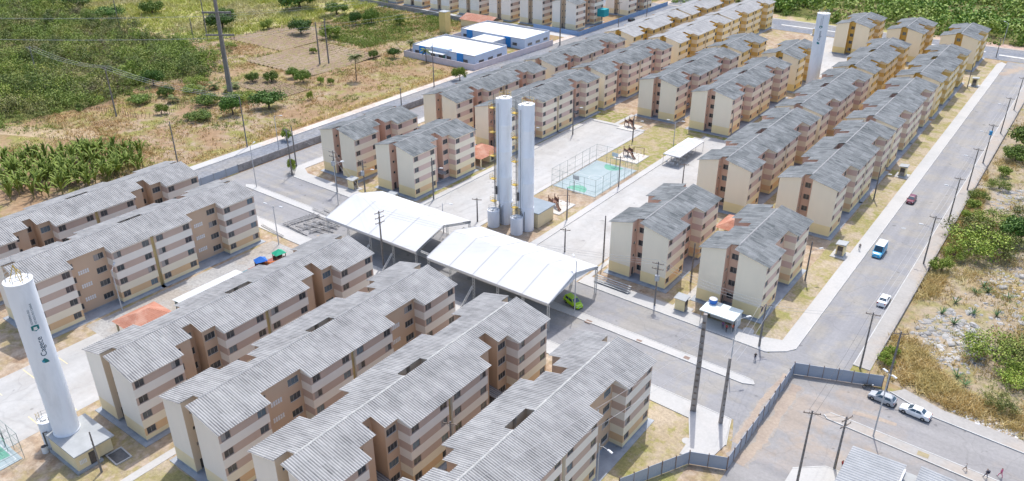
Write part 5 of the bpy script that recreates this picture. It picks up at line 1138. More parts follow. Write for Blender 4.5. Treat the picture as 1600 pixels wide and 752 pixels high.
# ------------------------------------------------------------------ building with ribbed roof at the near corner
mk = empty('market_building', (-9,88,0), 0, 'low building with pale ribbed metal roof at the near corner below the median', 'building')
rib_m = mat('ribbed_metal', (0.37,0.38,0.39), (0.29,0.30,0.31), 0.4, 0.7)
def ribbed(x0, x1, y0, y1, zw, ze):
    b = MB(); y = y0
    while y < y1-0.01:
        for a, c, za, zc in ((0,0.14,0,0.09),(0.14,0.24,0.09,0.09),(0.24,0.38,0.09,0),(0.38,0.5,0,0)):
            b.face(((x0,y+a,zw+za),(x1,y+a,ze+za),(x1,y+c,ze+zc),(x0,y+c,zw+zc)), rib_m)
        y += 0.5
    return b
link('roof', ribbed(-4.1,2.8,-14,8.0,4.0,4.3).mesh('roof'), mk); link('roof', ribbed(4.4,12.0,-14,8.9,4.3,4.0).mesh('roof'), mk)
b = MB(); b.box(2.2,-14,3.2,4.9,7.9,3.3,lid_m); link('gutter_slab', b.mesh('gutter_slab'), mk); b = MB(); b.box(2.75,-14,4.2,2.95,6.6,4.7,white_m); link('parapet', b.mesh('parapet'), mk)
b = MB(); b.box(-3.9,-13.5,0,11.6,7.6,3.18,cream_w); link('wall', b.mesh('wall'), mk)

#PART4
# ------------------------------------------------------------------ vehicles
tyre_m = mat('tyre', (0.03,0.03,0.032), (0.04,0.04,0.04), 4.0, 0.8); hub_m = mat('hub', (0.45,0.46,0.47), (0.38,0.39,0.4), 4.0, 0.35, metallic=0.6)
car_glass = mat('car_glass', (0.02,0.05,0.08), (0.03,0.06,0.09), 1.0, 0.06, spec=0.7); hl_m = mat('headlight', (0.75,0.77,0.78), (0.7,0.72,0.73), 4.0, 0.15); tl_m = mat('taillight', (0.40,0.02,0.02), (0.34,0.02,0.02), 4.0, 0.2); plate_m = mat('plate', (0.6,0.6,0.58), (0.5,0.5,0.48), 4.0)
def paint(name, c): return mat(name, c, tuple(x*0.95 for x in c), 0.8, 0.22, spec=0.55)
def wheel_mesh():
    b = MB(); n = 18; prof = [(0.17,-0.10),(0.31,-0.10),(0.33,-0.07),(0.33,0.07),(0.31,0.10),(0.17,0.10)]; i = b.mi(tyre_m)
    for r, w in prof:
        for a in range(n): t = 2*math.pi*a/n; b.v.append((r*math.cos(t), w, r*math.sin(t)))
    for j in range(len(prof)-1):
        for a in range(n): c = (a+1) % n; b.f.append((j*n+a, j*n+c, (j+1)*n+c, (j+1)*n+a)); b.m.append(i)
    return b.mesh('wheel')
def hub_mesh():
    b = MB(); n = 18
    for s in (-1, 1):
        b.face([(0.2*math.cos(2*math.pi*a/n), s*0.09, 0.2*math.sin(2*math.pi*a/n)) for a in range(n)][::s], hub_m)
        for k in range(5): t = 2*math.pi*k/5; b.face([(0.04*math.cos(t+.6), s*0.093, 0.04*math.sin(t+.6)), (0.17*math.cos(t+.35), s*0.093, 0.17*math.sin(t+.35)), (0.17*math.cos(t+.85), s*0.093, 0.17*math.sin(t+.85))], tyre_m)
    return b.mesh('rim')
WHEEL, RIM = wheel_mesh(), hub_mesh()
CARS = {
 # lower body stations: x, top z, half width ; cabin: (x rear base, x rear roof, x front roof, x front base), roof z
 'hatch': dict(st=[(-1.98,0.78,0.70),(-1.92,0.98,0.80),(-1.5,1.0,0.84),(-0.5,0.96,0.86),(0.7,0.94,0.86),(1.3,0.88,0.83),(1.85,0.76,0.74),(1.98,0.58,0.62)], cab=(-1.95,-1.45,0.25,1.0), roof=1.48, wx=(-1.22,1.25), rw=0.60),
 'sedan': dict(st=[(-2.22,0.72,0.70),(-2.15,0.98,0.78),(-1.5,1.02,0.85),(-0.5,0.97,0.88),(0.7,0.95,0.88),(1.45,0.88,0.84),(2.05,0.74,0.74),(2.2,0.56,0.60)], cab=(-1.55,-0.85,0.35,1.1), roof=1.46, wx=(-1.35,1.4), rw=0.60),
 'van': dict(st=[(-2.55,0.9,0.93),(-2.5,1.15,0.96),(-1.5,1.15,0.97),(0.6,1.15,0.97),(1.7,1.12,0.96),(2.2,1.02,0.92),(2.5,0.85,0.84),(2.6,0.6,0.74)], cab=(-2.52,-2.45,1.05,1.75), roof=2.35, wx=(-1.6,1.6), rw=0.84),
 'minivan': dict(st=[(-2.1,0.8,0.74),(-2.05,1.0,0.84),(-1.3,1.02,0.87),(0.0,0.98,0.88),(0.8,0.96,0.87),(1.4,0.9,0.84),(1.95,0.78,0.74),(2.1,0.6,0.62)], cab=(-2.02,-1.75,0.3,1.15), roof=1.62, wx=(-1.3,1.35), rw=0.66),
}
def car(kind, x, y, rz, m, label, roof_m=None, blind=False, cab_m=None, z=0.03):
    S = CARS[kind]; root = empty('car' if kind != 'van' else 'van', (x, y, z), rz, label, 'van' if kind == 'van' else 'car', 'cars and vans'); b = MB()
    i = b.mi(m); n = 0; secs = []
    for (sx, zt, w) in S['st']:
        sec = [(sx,-w*0.9,0.22),(sx,-w,0.38),(sx,-w,zt-0.14),(sx,-w*0.93,zt-0.02),(sx,-w*0.6,zt+0.02),(sx,w*0.6,zt+0.02),(sx,w*0.93,zt-0.02),(sx,w,zt-0.14),(sx,w,0.38),(sx,w*0.9,0.22)]
        secs.append(len(b.v)); b.v += sec; n = len(sec)
    for a, c in zip(secs[:-1], secs[1:]):
        for k in range(n): q = (k+1) % n; b.f.append((a+k, c+k, c+q, a+q)); b.m.append(i)
    b.f.append(tuple(secs[0]+k for k in range(n))); b.m.append(i); b.f.append(tuple(secs[-1]+k for k in reversed(range(n)))); b.m.append(i)
    me = b.mesh('body'); smooth_by_angle(me, 38); body = link('body', me, root)
    xa, xb, xc, xd = S['cab']; zr = S['roof']; rw = S['rw']; bw = 0.80 if kind != 'van' else 0.94; zb = 0.95 if kind != 'van' else 1.1
    lo = [Vector((xa,-bw,zb)),Vector((xd,-bw,zb)),Vector((xd,bw,zb)),Vector((xa,bw,zb))]; hi = [Vector((xb,-rw,zr-0.05)),Vector((xc,-rw,zr-0.05)),Vector((xc,rw,zr-0.05)),Vector((xb,rw,zr-0.05))]
    b = MB(); cm = cab_m or m
    for k in range(4): q = (k+1) % 4; b.face((lo[k],lo[q],hi[q],hi[k]), cm)
    top = [Vector((xb+0.12,-rw*0.82,zr)),Vector((xc-0.1,-rw*0.82,zr)),Vector((xc-0.1,rw*0.82,zr)),Vector((xb+0.12,rw*0.82,zr))]
    for k in range(4): q = (k+1) % 4; b.face((hi[k],hi[q],top[q],top[k]), roof_m or cm)
    b.face(top, roof_m or cm); link('cabin', b.mesh('cabin'), root)
    def pane(P, i0, i1, j0, j1, nm, off=0.012):
        A, B, C_, D = P; nn = (B-A).cross(D-A).normalized(); f = lambda s, t: (A.lerp(B, s)).lerp(D.lerp(C_, s), t) + nn*off
        g = MB(); g.face((f(i0,j0),f(i1,j0),f(i1,j1),f(i0,j1)), car_glass); link(nm, g.mesh(nm), root)
    pane((lo[1],lo[2],hi[2],hi[1]), .06,.94,.1,.94,'windshield')
    if not blind: pane((lo[3],lo[0],hi[0],hi[3]), .08,.92,.25,.92,'rear_window')
    for P in ((lo[0],lo[1],hi[1],hi[0]), (lo[2],lo[3],hi[3],hi[2])):
        fr = (lambda s: s) if P[0] is lo[0] else (lambda s: 1-s)
        segs = ((.14,.50),(.54,.90)) if not blind else ((.76,.93),)
        for s0, s1 in segs:
            q0, q1 = sorted((fr(s0), fr(s1))); pane(P, q0, q1, .14,.88,'side_window')
    for wx in S['wx']:
        for s in (-1, 1):
            w = link('wheel', WHEEL, root, (wx, s*(S['st'][3][2]-0.09), 0.33)); link('rim', RIM, w)
    fx, fz, fwid = S['st'][-2]; rx, rz_, rwid = S['st'][1]
    for s in (-1, 1):
        g = MB(); g.box(fx-0.12,s*fwid*0.82-0.14,fz-0.2,fx+0.06,s*fwid*0.82+0.14,fz-0.05,hl_m); link('headlight', g.mesh('headlight'), root)
        g = MB(); g.box(rx-0.07,s*rwid*0.84-0.12,rz_-0.28,rx+0.04,s*rwid*0.84+0.12,rz_-0.04,tl_m); link('taillight', g.mesh('taillight'), root)
        g = MB(); g.box(xd-0.25,s*(bw+0.14)-0.08,zb-0.02,xd-0.12,s*(bw+0.14)+0.08,zb+0.12,m); link('mirror', g.mesh('mirror'), root)
    g = MB(); g.box(S['st'][-1][0]-0.05,-0.25,0.38,S['st'][-1][0]+0.02,0.25,0.5,plate_m); link('plate', g.mesh('plate'), root)
    g = MB(); g.box(-S['wx'][1]-0.9,-0.6,0.16,S['wx'][1]+0.8,0.6,0.24,tyre_m); link('underside', g.mesh('underside'), root)
    return root
c_white = paint('paint_white', (0.78,0.80,0.81)); c_grey = paint('paint_grey', (0.42,0.44,0.46)); c_red = paint('paint_wine', (0.16,0.02,0.045)); c_blue = paint('paint_sky', (0.03,0.36,0.62)); c_lime = paint('paint_lime', (0.36,0.62,0.02)); c_silver = paint('paint_silver', (0.58,0.60,0.61)); c_black = paint('paint_black', (0.03,0.035,0.04))
car('hatch', -13.2, 114.1, math.pi-0.10, c_grey, 'grey hatchback parked at the kerb behind the two-headed lamp post')
car('sedan', -8.3, 113.6, math.pi-0.10, c_white, 'white sedan parked at the kerb, last of the two parked cars')
car('sedan', -20.7, 144.6, math.pi/2+0.0, c_white, 'white car near the avenue\'s east kerb, seen from behind')
car('hatch', -27.5, 195.9, -math.pi/2, c_red, 'dark wine-red car driving down the avenue')
car('van', -26.6, 164.2, -math.pi/2, c_blue, 'blue and white van driving down the avenue', roof_m=c_white, blind=True, cab_m=c_blue)
car('minivan', -67.2, 109.3, -0.35, c_lime, 'bright lime green car under the closed end of the marquee')
car('hatch', -76.2, 101.6, -0.15, c_silver, 'silver car parked in the shade under the marquee edge')
car('hatch', -178.3, 331, 1.5, c_black, 'black car beside the teal tank behind the blue fence')
b = MB(); b.box(-27.59,161.9,1.2,-27.57,164.9,2.0,c_blue)
# blue flank of the van
van = [o for o in bpy.data.objects if o.name.startswith('van') and o.parent is None][0]
for s in (-1, 1):
    g = MB(); g.face(((-2.3,s*0.975,1.12),(0.9,s*0.975,1.12),(0.9,s*0.93,1.75),(-2.3,s*0.93,1.75)) if s < 0 else ((0.9,s*0.975,1.12),(-2.3,s*0.975,1.12),(-2.3,s*0.93,1.75),(0.9,s*0.93,1.75)), c_blue); link('flank_panel', g.mesh('flank_panel'), van)
mb = empty('motorcycle', (-15.7,115.9,0.03), 0.35, 'dark motorcycle parked against the end of the blue-grey fence', 'motorcycle')
def ring(r, t, m, n=20):
    g = MB(); g.tube([(r*math.cos(2*math.pi*k/n), 0, r*math.sin(2*math.pi*k/n)) for k in range(n+1)], t, n=6, m=m, caps=False); return g
RG = ring(0.28,0.05,tyre_m).mesh('wheel')
for px in (-0.62, 0.62): link('wheel', RG, mb, (px,0,0.33))
g = MB(); g.tube([(-0.6,0,0.35),(-0.1,0,0.6),(0.3,0,0.75),(0.62,0,0.35)], 0.05, n=6, m=steel_d); g.box(-0.25,-0.12,0.3,0.2,0.12,0.6,steel_d); link('frame', g.mesh('frame'), mb)
g = MB(); g.box(-0.05,-0.13,0.68,0.4,0.13,0.88,c_black); link('fuel_tank', g.mesh('fuel_tank'), mb); g = MB(); g.box(-0.75,-0.13,0.70,-0.05,0.13,0.80,tyre_m); link('seat', g.mesh('seat'), mb)
g = MB(); g.tube([(0.3,-0.35,1.02),(0.42,0,0.98),(0.3,0.35,1.02)], 0.025, n=5, m=steel_d); g.tube([(0.42,0,0.98),(0.62,0,0.35)], 0.04, n=5, m=steel_g); link('handlebar', g.mesh('handlebar'), mb)
g = MB(); g.cyl(0.52,0,0.82,0.98,0.09,hl_m,10); link('headlight', g.mesh('headlight'), mb)

# ------------------------------------------------------------------ people
skin_m = mat('skin', (0.30,0.17,0.11), (0.27,0.15,0.10), 4.0, 0.6); hair_m = mat('hair', (0.02,0.016,0.014), (0.03,0.022,0.02), 6.0, 0.6); shoe_m = mat('shoe', (0.05,0.05,0.05), (0.08,0.08,0.08), 4.0)
def cloth(name, c): return mat('cloth_'+name, c, tuple(x*0.85 for x in c), 4.0, 0.9)
def person(x, y, rz, label, shirt, pants, h=1.7, stride=0.25, arm=0.15, z=0.03, sit=False, shorts=False, extra=None):
    k = h/1.7
    pel = (0,0,0.93); hipz = 0.9
    V = [(0,0,0.95),(0,0,1.15),(0,0,1.38),(0.01,0,1.49),(0.02,0,1.56),(0.03,0,1.66)]; Rr = [(.15,.11),(.135,.10),(.165,.105),(.055,.055),(.075,.085),(.075,.09)]; E = [(0,1),(1,2),(2,3),(3,4),(4,5)]
    part = [2,1,1,0,0,0]
    for s in (-1, 1):
        f = stride*s
        if sit: leg = [(0.05,s*0.1,0.88),(0.42,s*0.11,0.86),(0.44,s*0.11,0.46),(0.56,s*0.11,0.42)]
        else: leg = [(0.0,s*0.09,0.86),(f*0.55+0.03,s*0.10,0.48),(f-0.04*(s > 0),s*0.10,0.09),(f+0.14,s*0.11,0.045)]
        i0 = len(V); V += leg; Rr += [(.085,.085),(.058,.058),(.042,.042),(.04,.03)]; part += [2, 0 if shorts else 2, 0 if shorts else 2, 3]; E += [(0,i0),(i0,i0+1),(i0+1,i0+2),(i0+2,i0+3)]
        a = -arm*s; ar = [(0,s*0.19,1.40),(a*0.5-0.02,s*0.23,1.13),(a+0.08,s*0.24,0.90),(a+0.11,s*0.24,0.80),(a+0.12,s*0.235,0.735)]
        i1 = len(V); V += ar; Rr += [(.055,.055),(.04,.04),(.03,.03),(.038,.022),(.022,.014)]; part += [1,1,0,0,0]; E += [(2,i1),(i1,i1+1),(i1+1,i1+2),(i1+2,i1+3),(i1+3,i1+4)]
        i2 = len(V); V.append((a+0.15,s*0.215,0.79)); Rr.append((.012,.012)); part.append(0); E.append((i1+3,i2))
    me0 = bpy.data.meshes.new('tmp'); me0.from_pydata([tuple(c*k for c in v) for v in V], E, []); ob = bpy.data.objects.new('tmp', me0); COL.objects.link(ob)
    ob.modifiers.new('skin', 'SKIN')
    if not me0.skin_vertices: 
        bm = bmesh.new(); bm.from_mesh(me0); bm.verts.layers.skin.verify(); bm.to_mesh(me0); bm.free()
    for i, sv in enumerate(me0.skin_vertices[0].data): sv.radius = (Rr[i][0]*k, Rr[i][1]*k); sv.use_root = (i == 0)
    sb = ob.modifiers.new('sub', 'SUBSURF'); sb.levels = 1; sb.render_levels = 1
    dg = bpy.context.evaluated_depsgraph_get(); me = bpy.data.meshes.new_from_object(ob.evaluated_get(dg)); bpy.data.objects.remove(ob); bpy.data.meshes.remove(me0)
    me.name = 'body'; me.materials.clear()
    for m in (skin_m, shirt, pants, shoe_m, hair_m): me.materials.append(m)
    # nearest bone decides the cloth
    VA = [Vector(v)*k for v in V]
    for p in me.polygons:
        c = p.center; best = (9, 0)
        for a, e in E:
            d = VA[e]-VA[a]; t = max(0, min(1, (c-VA[a]).dot(d)/max(1e-9, d.length_squared))); dist = (c-VA[a]-d*t).length
            if dist < best[0]: best = (dist, part[e] if t > 0.15 or part[a] != 2 else part[a])
        mi = best[1]
        if c.z > 1.60*k and (c.x < 0.05*k or c.z > 1.70*k): mi = 4
        elif c.z > 1.47*k: mi = 0
        p.material_index = mi; p.use_smooth = True
    root = link('person', me, None, (x, y, z), rz); tag(root, label, 'person', 'people')
    if extra: 
        g = MB(); g.box(-0.32*k,-0.17*k,1.05*k,-0.13*k,0.17*k,1.45*k,extra); link('backpack', g.mesh('backpack'), root)
    return root
person(-30.3,163.0,-1.3,'person in dark clothes walking on the avenue pavement beside the van',cloth('dark',(0.05,0.05,0.06)),cloth('jean',(0.08,0.10,0.16)),z=0.134)
person(-33.1,112.4,2.0,'person in black standing at the foot of the shelter corner pole',cloth('black',(0.03,0.03,0.035)),cloth('jean',(0.08,0.10,0.16)),stride=0.05)
person(-41.3,118.0,-1.2,'person in purple waiting under the bus shelter, farthest from the avenue',cloth('purple',(0.22,0.07,0.20)),cloth('jean',(0.08,0.10,0.16)),stride=0.05,z=0.134)
person(-40.4,117.5,-1.7,'person in red waiting under the bus shelter, middle one',cloth('red',(0.38,0.05,0.05)),cloth('dark',(0.05,0.05,0.06)),stride=0.05,z=0.134)
person(-39.6,118.2,-1.5,'person in orange under the bus shelter, nearest the avenue',cloth('orange',(0.65,0.14,0.06)),cloth('dark',(0.05,0.05,0.06)),stride=0.05,z=0.134)
person(0.2,104.9,2.6,'child in white striding along the near median',cloth('white',(0.7,0.68,0.64)),cloth('tan',(0.4,0.3,0.22)),h=1.35,stride=0.35,z=0.134,shorts=True)
person(2.7,105.0,2.8,'person with dark backpack walking on the near median',cloth('grey',(0.15,0.15,0.18)),cloth('jean',(0.08,0.10,0.16)),z=0.134,extra=cloth('bag',(0.04,0.04,0.06)))
person(4.3,106.5,2.7,'person in pink walking beside the near median',cloth('pink',(0.65,0.16,0.28)),cloth('pink',(0.65,0.16,0.28)),stride=0.3)
person(5.3,104.4,2.9,'child in salmon clothes at the picture\'s lower edge on the median',cloth('salmon',(0.6,0.3,0.25)),cloth('tan',(0.4,0.3,0.22)),h=1.25,z=0.134)
person(-13.7,95.1,0.4,'person in red leaning at the dark pole by the ribbed roof',cloth('red',(0.38,0.05,0.05)),cloth('dark',(0.05,0.05,0.06)),stride=0.05)

# ------------------------------------------------------------------ vegetation
LEAF = {'dark': leaf_mat('leaf_dark', (0.035,0.085,0.015), (0.10,0.19,0.03), (0.17,0.27,0.06)), 'mid': leaf_mat('leaf_mid', (0.065,0.125,0.02), (0.18,0.26,0.04), (0.28,0.34,0.08)), 'lime': leaf_mat('leaf_lime', (0.11,0.17,0.02), (0.27,0.34,0.05), (0.38,0.43,0.10)), 'olive': leaf_mat('leaf_olive', (0.09,0.115,0.03), (0.22,0.24,0.06), (0.32,0.30,0.12))}
scrub_l = leaf_mat('leaf_scrub', (0.14,0.205,0.035), (0.235,0.31,0.06), (0.31,0.37,0.085), dry=(0.29,0.275,0.105), dscale=0.045); wood_l = leaf_mat('leaf_wood', (0.06,0.13,0.02), (0.17,0.27,0.04), (0.26,0.34,0.06), dry=(0.23,0.29,0.06), dscale=0.05)
bark = mat('bark', (0.16,0.12,0.09), (0.10,0.08,0.06), 3.0, 0.95)
def leaf_cloud(cen, radi, n, size, up=0.35, asp=0.55, shell=0.6):
    """n leaves spread through each ellipsoid lobe; returns V, F"""
    K = len(cen); N = K*n; c = np.repeat(cen, n, 0); r = np.repeat(radi, n, 0)
    d = NR.normal(size=(N,3)); d /= np.linalg.norm(d, axis=1, keepdims=True); rr = shell + (1-shell)*NR.random((N,1))
    rr *= np.where(NR.random((N,1)) < 0.25, NR.random((N,1)), 1.0)
    p = c + d*r*rr*(0.85+0.3*NR.random((N,1)))
    nn = d*0.7 + NR.normal(size=(N,3))*0.6 + np.array([0,0,up]); nn /= np.linalg.norm(nn, axis=1, keepdims=True)
    t = np.cross(nn, NR.normal(size=(N,3))); t /= np.linalg.norm(t, axis=1, keepdims=True); bb = np.cross(nn, t)
    s = size*(0.6+0.8*NR.random((N,1))); V = np.stack([p - t*s*0.5, p + bb*s*asp*0.5, p + t*s*0.5, p - bb*s*asp*0.5], 1).reshape(-1,3)
    return V, np.arange(N*4).reshape(N,4)
def crown_proto(nl, n, size, flat, seed, spread=0.62):
    """unit crown: radius 1, height about 1"""
    g = np.random.default_rng(seed); d = g.normal(size=(nl,3)); d /= np.linalg.norm(d, axis=1, keepdims=True)
    cen = d*spread*(0.55+0.5*g.random((nl,1))); cen[:,2] = np.abs(cen[:,2])*flat + 0.42; rad_ = (0.17+0.25*g.random((nl,1)))*np.array([[1,1,0.78]])
    return cen, rad_, leaf_cloud(cen, rad_, n, size)
PROTO = {}
def make_proto(kind, m, nl, n, size, flat, seed, spread=0.62):
    cen, rad_, (V, F) = crown_proto(nl, n, size, flat, seed, spread); cm = np_mesh('crown', V, F, [LEAF[m]])
    b = MB(); b.tube([(0,0,0),(0.02,0.01,0.2),(0.0,0.03,0.42)], 0.06, 0.04, 7, bark)
    for c in cen[:6]: b.tube([(0,0.02,0.3),(c[0]*0.5,c[1]*0.5,0.3+(c[2]-0.3)*0.55),(c[0],c[1],c[2])], 0.03, 0.008, 5, bark)
    PROTO[kind] = (cm, b.mesh('trunk'))
make_proto('round', 'mid', 20, 230, 0.085, 0.55, 1, 0.7); make_proto('roundd', 'dark', 22, 230, 0.085, 0.6, 2, 0.7); make_proto('spread', 'mid', 24, 190, 0.08, 0.28, 3, 0.8); make_proto('lime', 'lime', 18, 200, 0.09, 0.5, 4, 0.72); make_proto('airy', 'olive', 32, 110, 0.065, 0.5, 5, 0.88); make_proto('spreadl', 'lime', 26, 150, 0.08, 0.3, 6, 0.85); make_proto('airyl', 'lime', 34, 105, 0.07, 0.4, 8, 0.92)
def tree(kind, x, y, r, h, label, name='tree', group=None):
    cm, tm = PROTO[kind]; t = empty(name, (x, y, -0.02), R.uniform(0,6.28), label, 'shrub' if name == 'shrub' else 'tree', group or ('shrubs' if name == 'shrub' else 'trees'), scale=(r, r, h))
    link('trunk', tm, t); link('crown', cm, t)
for a in (
 ('spread',-247.3,129.6,5.0,3.4,'broad low green bush next to the dark scrub-edge pole','shrub'),('round',-246.5,138.6,3.4,4.0,'green bush behind the broad low bush by the stick fence','shrub'),('roundd',-261,143,4.6,6.2,'dark round tree against the scrub above the stick fence bushes','tree'),
 ('lime',-231.1,127.2,2.7,3.6,'small light green bush inside the stick fence','shrub'),('spread',-227.6,141.4,5.2,4.0,'bushy green tree in the middle of the smallholding','tree'),('spread',-217,130.6,5.2,3.4,'broad green bush nearest the outer avenue in the smallholding','shrub'),
 ('roundd',-212.6,140,4.6,6.6,'dense dark green tree at the foot of the pylon','tree'),('roundd',-208.5,150.6,6.6,6.0,'big dark green tree just right of the pylon','tree'),('spreadl',-222,150.5,5.0,3.8,'light green bush behind the pylon foot','shrub'),
 ('round',-231.8,170,3.2,4.2,'small round fruit tree in the furrows, left of a pair','tree'),('round',-237,166,3.0,4.0,'small round fruit tree at the left end of the furrows','tree'),('round',-222.7,176.4,3.6,4.8,'round fruit tree in the furrows, nearest the twin poles','tree'),('round',-229.6,178,3.0,4.2,'round fruit tree behind the one nearest the twin poles','tree'),
 ('lime',-215.7,178.4,2.0,3.0,'small yellow-green bush in the dry field','shrub'),('lime',-212.6,180,1.6,2.6,'second small yellow-green bush in the dry field','shrub'),('lime',-205.0,164.5,1.3,3.2,'lone light green sapling in the brown grass','tree'),
 ('roundd',-321,258,13,10.5,'huge dark spreading tree at the top edge above the ploughed field','tree'),('round',-298,261,7,6.5,'round green tree right of the huge dark tree','tree'),('roundd',-280,224,6.5,7,'dark tree at the edge of the ploughed field, left of the twin poles','tree'),('lime',-264,226,5.5,6.5,'light green tree right behind the twin poles','tree'),
 ('roundd',-273.6,250,3.8,6.8,'slender dark tree in the middle of the green field','tree'),('round',-271,257,4.4,7.4,'taller green tree next to the slender dark one','tree'),('roundd',-219.9,219,3.2,4.2,'dark bush at the corner of the school wall','shrub'),('round',-369,209,7,7.5,'round green tree alone in the yellow grass at the top','tree'),
 ('roundd',-314,209,8.5,8.5,'dark tree standing behind the pylon','tree'),('lime',-179.6,210.4,3.4,5.4,'light green street tree on the outer avenue by the school wall','tree'),('lime',-181.0,135,2.2,4.0,'small street tree on the outer avenue pavement by the lamp','tree'),('lime',-160.2,119.9,1.7,4.6,'small leafy tree around the dark pole at the pavement corner','tree'),
 ('roundd',-405,192,9,8.5,'dark tree at the top left edge of the scrub','tree'),('roundd',-438,196,10,9,'dark tree in the top left corner','tree'),('roundd',-372,190,8,7,'dark tree at the far edge of the scrub','tree'),
 ('airyl',-10.2,176,6.6,6.2,'large green acacia shrub in the wasteland beside the avenue','shrub'),('airy',-13.2,183,5.2,5.0,'olive shrub behind the large acacia near the avenue wall','shrub'),('roundd',-3.6,186.5,5.6,6.4,'dark green tree at the right edge of the wasteland','tree'),('airy',-5.5,178.5,5.0,5.2,'green shrub between the large acacia and the dark tree','shrub'),
 ('lime',-14.6,163.8,2.9,3.2,'bright green shrub leaning over the low avenue wall','shrub'),('lime',-15.2,200,2.4,2.6,'light green shrub on the avenue wall past the third pole','shrub'),('lime',-15.3,193,2.0,2.4,'light green shrub on the avenue wall by the second pole','shrub'),('airyl',-15.0,206.5,2.6,2.8,'loose light shrub on the avenue wall further up','shrub'),
 ('round',-8.6,251,7.8,8.5,'big green tree by the avenue at the right edge of the picture','tree'),('round',-2,262,8,9,'second big green tree at the right edge of the picture','tree'),('airyl',-1.0,137,5.6,4.2,'pale green spreading acacia in the rubble','shrub'),('airy',2.2,139.5,4.0,3.6,'green shrub beside the pale spreading acacia','shrub'),
 ('airy',1.9,123,2.6,2.8,'grey-green shrub near the sidewalk at the right edge','shrub'),('lime',-15.4,124.4,1.9,2.4,'bright green shrub behind the end of the metal fence','shrub'),('lime',-15.0,127.6,1.6,2.0,'second bright green shrub along the wall behind the metal fence','shrub'),('airyl',5.5,150,4.5,3.2,'loose shrub at the right edge above the acacia','shrub'),
 ('airyl',-9.5,192,5.0,4.0,'spreading light green shrub beyond the large acacia','shrub'),('airy',-4.5,197,4.6,4.6,'green shrub at the right edge beyond the dark tree','shrub'),('airyl',-13.6,171,3.0,2.8,'loose green shrub between the wall and the large acacia','shrub'),('spreadl',3.5,132,4.0,2.8,'low spreading shrub at the right edge near the parked cars','shrub'),('round',-11.5,240,4.4,4.4,'green bush by the wall before the big trees','shrub'),('airyl',-12.0,217,3.0,2.6,'loose shrub on the bare ground by the third pole','shrub'),('lime',-12.5,226,2.6,3.0,'small shrub in the dry grass by the fourth avenue pole','shrub'),('lime',-250,205,2.2,2.8,'small bush among the furrows','shrub'),('spreadl',-243,146,3.6,3.0,'loose light green bush beside the young palms','shrub'),('airyl',-250,152,4.2,3.6,'loose yellow-green shrub at the scrub edge above the palms','shrub'),('lime',-300,222,4.0,4.5,'light green tree behind the pylon in the yellow grass','tree'),('round',-336,226,5.0,5.0,'green bush in the middle of the yellow cane','shrub'),('airy',-290,246,4.0,4.0,'olive shrub below the round green tree at the top','shrub'),('lime',-258,262,3.4,5.0,'light green tree in the bright green crop','tree'),('airyl',-285,190,4.0,3.0,'loose light shrub right of the pylon by the ploughed plot','shrub'),('round',-226,214,2.4,3.6,'small tree before the school wall','tree')):
    tree(*a[:6], name=a[6])
# masses nobody could count: scrub, woodland
def in_poly(x, y, P):
    c = False; n = len(P)
    for i in range(n):
        (x0,y0), (x1,y1) = P[i], P[i-1]
        if (y0 > y) != (y1 > y) and x < (x1-x0)*(y-y0)/(y1-y0)+x0: c = not c
    return c
def scatter(P, n):
    xs = [p[0] for p in P]; ys = [p[1] for p in P]; out = []
    while len(out) < n:
        x, y = R.uniform(min(xs), max(xs)), R.uniform(min(ys), max(ys))
        if in_poly(x, y, P): out.append((x, y))
    return out
SCRUB = [(-262,88),(-259,106),(-256,122),(-262,134),(-266,146),(-256,160),(-278,176),(-310,184),(-352,180),(-400,190),(-480,194),(-510,186),(-285,82)]
sheet('scrub_floor', SCRUB, 0.006, scrub_floor)
def mass(P2, rlo, rhi, hlo, hhi, n, size, shell=0.75):
    P2 = np.asarray(P2, float); r = rlo + (rhi-rlo)*NR.random((len(P2),1))**1.6; h = r*NR.uniform(hlo, hhi, (len(P2),1))
    c1 = np.hstack([P2, h*0.62]); c2 = c1 + NR.normal(size=c1.shape)*np.hstack([r,r,h])*0.55; c2[:,2] = np.abs(c2[:,2])+0.2
    return leaf_cloud(np.vstack([c1,c2]), np.vstack([np.hstack([r,r,h]), np.hstack([r,r,h])*0.5]), n, size, shell=shell)
SC2 = SCRUB + []
pts = scatter(SCRUB, 1900); edge = curve_pts(SCRUB[:10], 2.2); pts += [(x+R.gauss(0,3.5), y+R.gauss(0,3.5)) for x, y in edge]
R.shuffle(pts); NL = 120; V, F = mass(pts, 1.0, 4.6, 0.45, 0.9, NL, 0.42); nc = len(pts)
big = scatter(SCRUB, 230); V2, F2 = mass(big, 3.4, 6.6, 0.65, 1.1, 400, 0.48)
pick = NR.choice(3, nc, p=(0.55,0.25,0.20)); pick2 = NR.choice(3, len(big), p=(0.3,0.3,0.4))
mi = np.concatenate([np.repeat(np.concatenate([pick,pick]), NL), np.repeat(np.concatenate([pick2,pick2]), 400)])
scrub_b = leaf_mat('leaf_scrub_bright', (0.16,0.25,0.03), (0.28,0.37,0.05), (0.36,0.43,0.08), dry=(0.33,0.34,0.08), dscale=0.05); scrub_k = leaf_mat('leaf_scrub_dark', (0.08,0.125,0.025), (0.15,0.20,0.045), (0.21,0.24,0.08), dry=(0.22,0.19,0.10), dscale=0.05)
V, F = np.vstack([V, V2]), np.vstack([F, F2+len(V)])
tag(link('scrubland', np_mesh('scrubland', V, F, [scrub_l, scrub_b, scrub_k], mi)), 'dense olive green scrub filling the far left of the field', 'scrub', kind='stuff')
WOOD = [(-200,386),(-120,384),(60,380),(130,380),(160,620),(-160,640),(-260,500)]
sheet('wood_floor', WOOD, 0.009, scrub_floor)
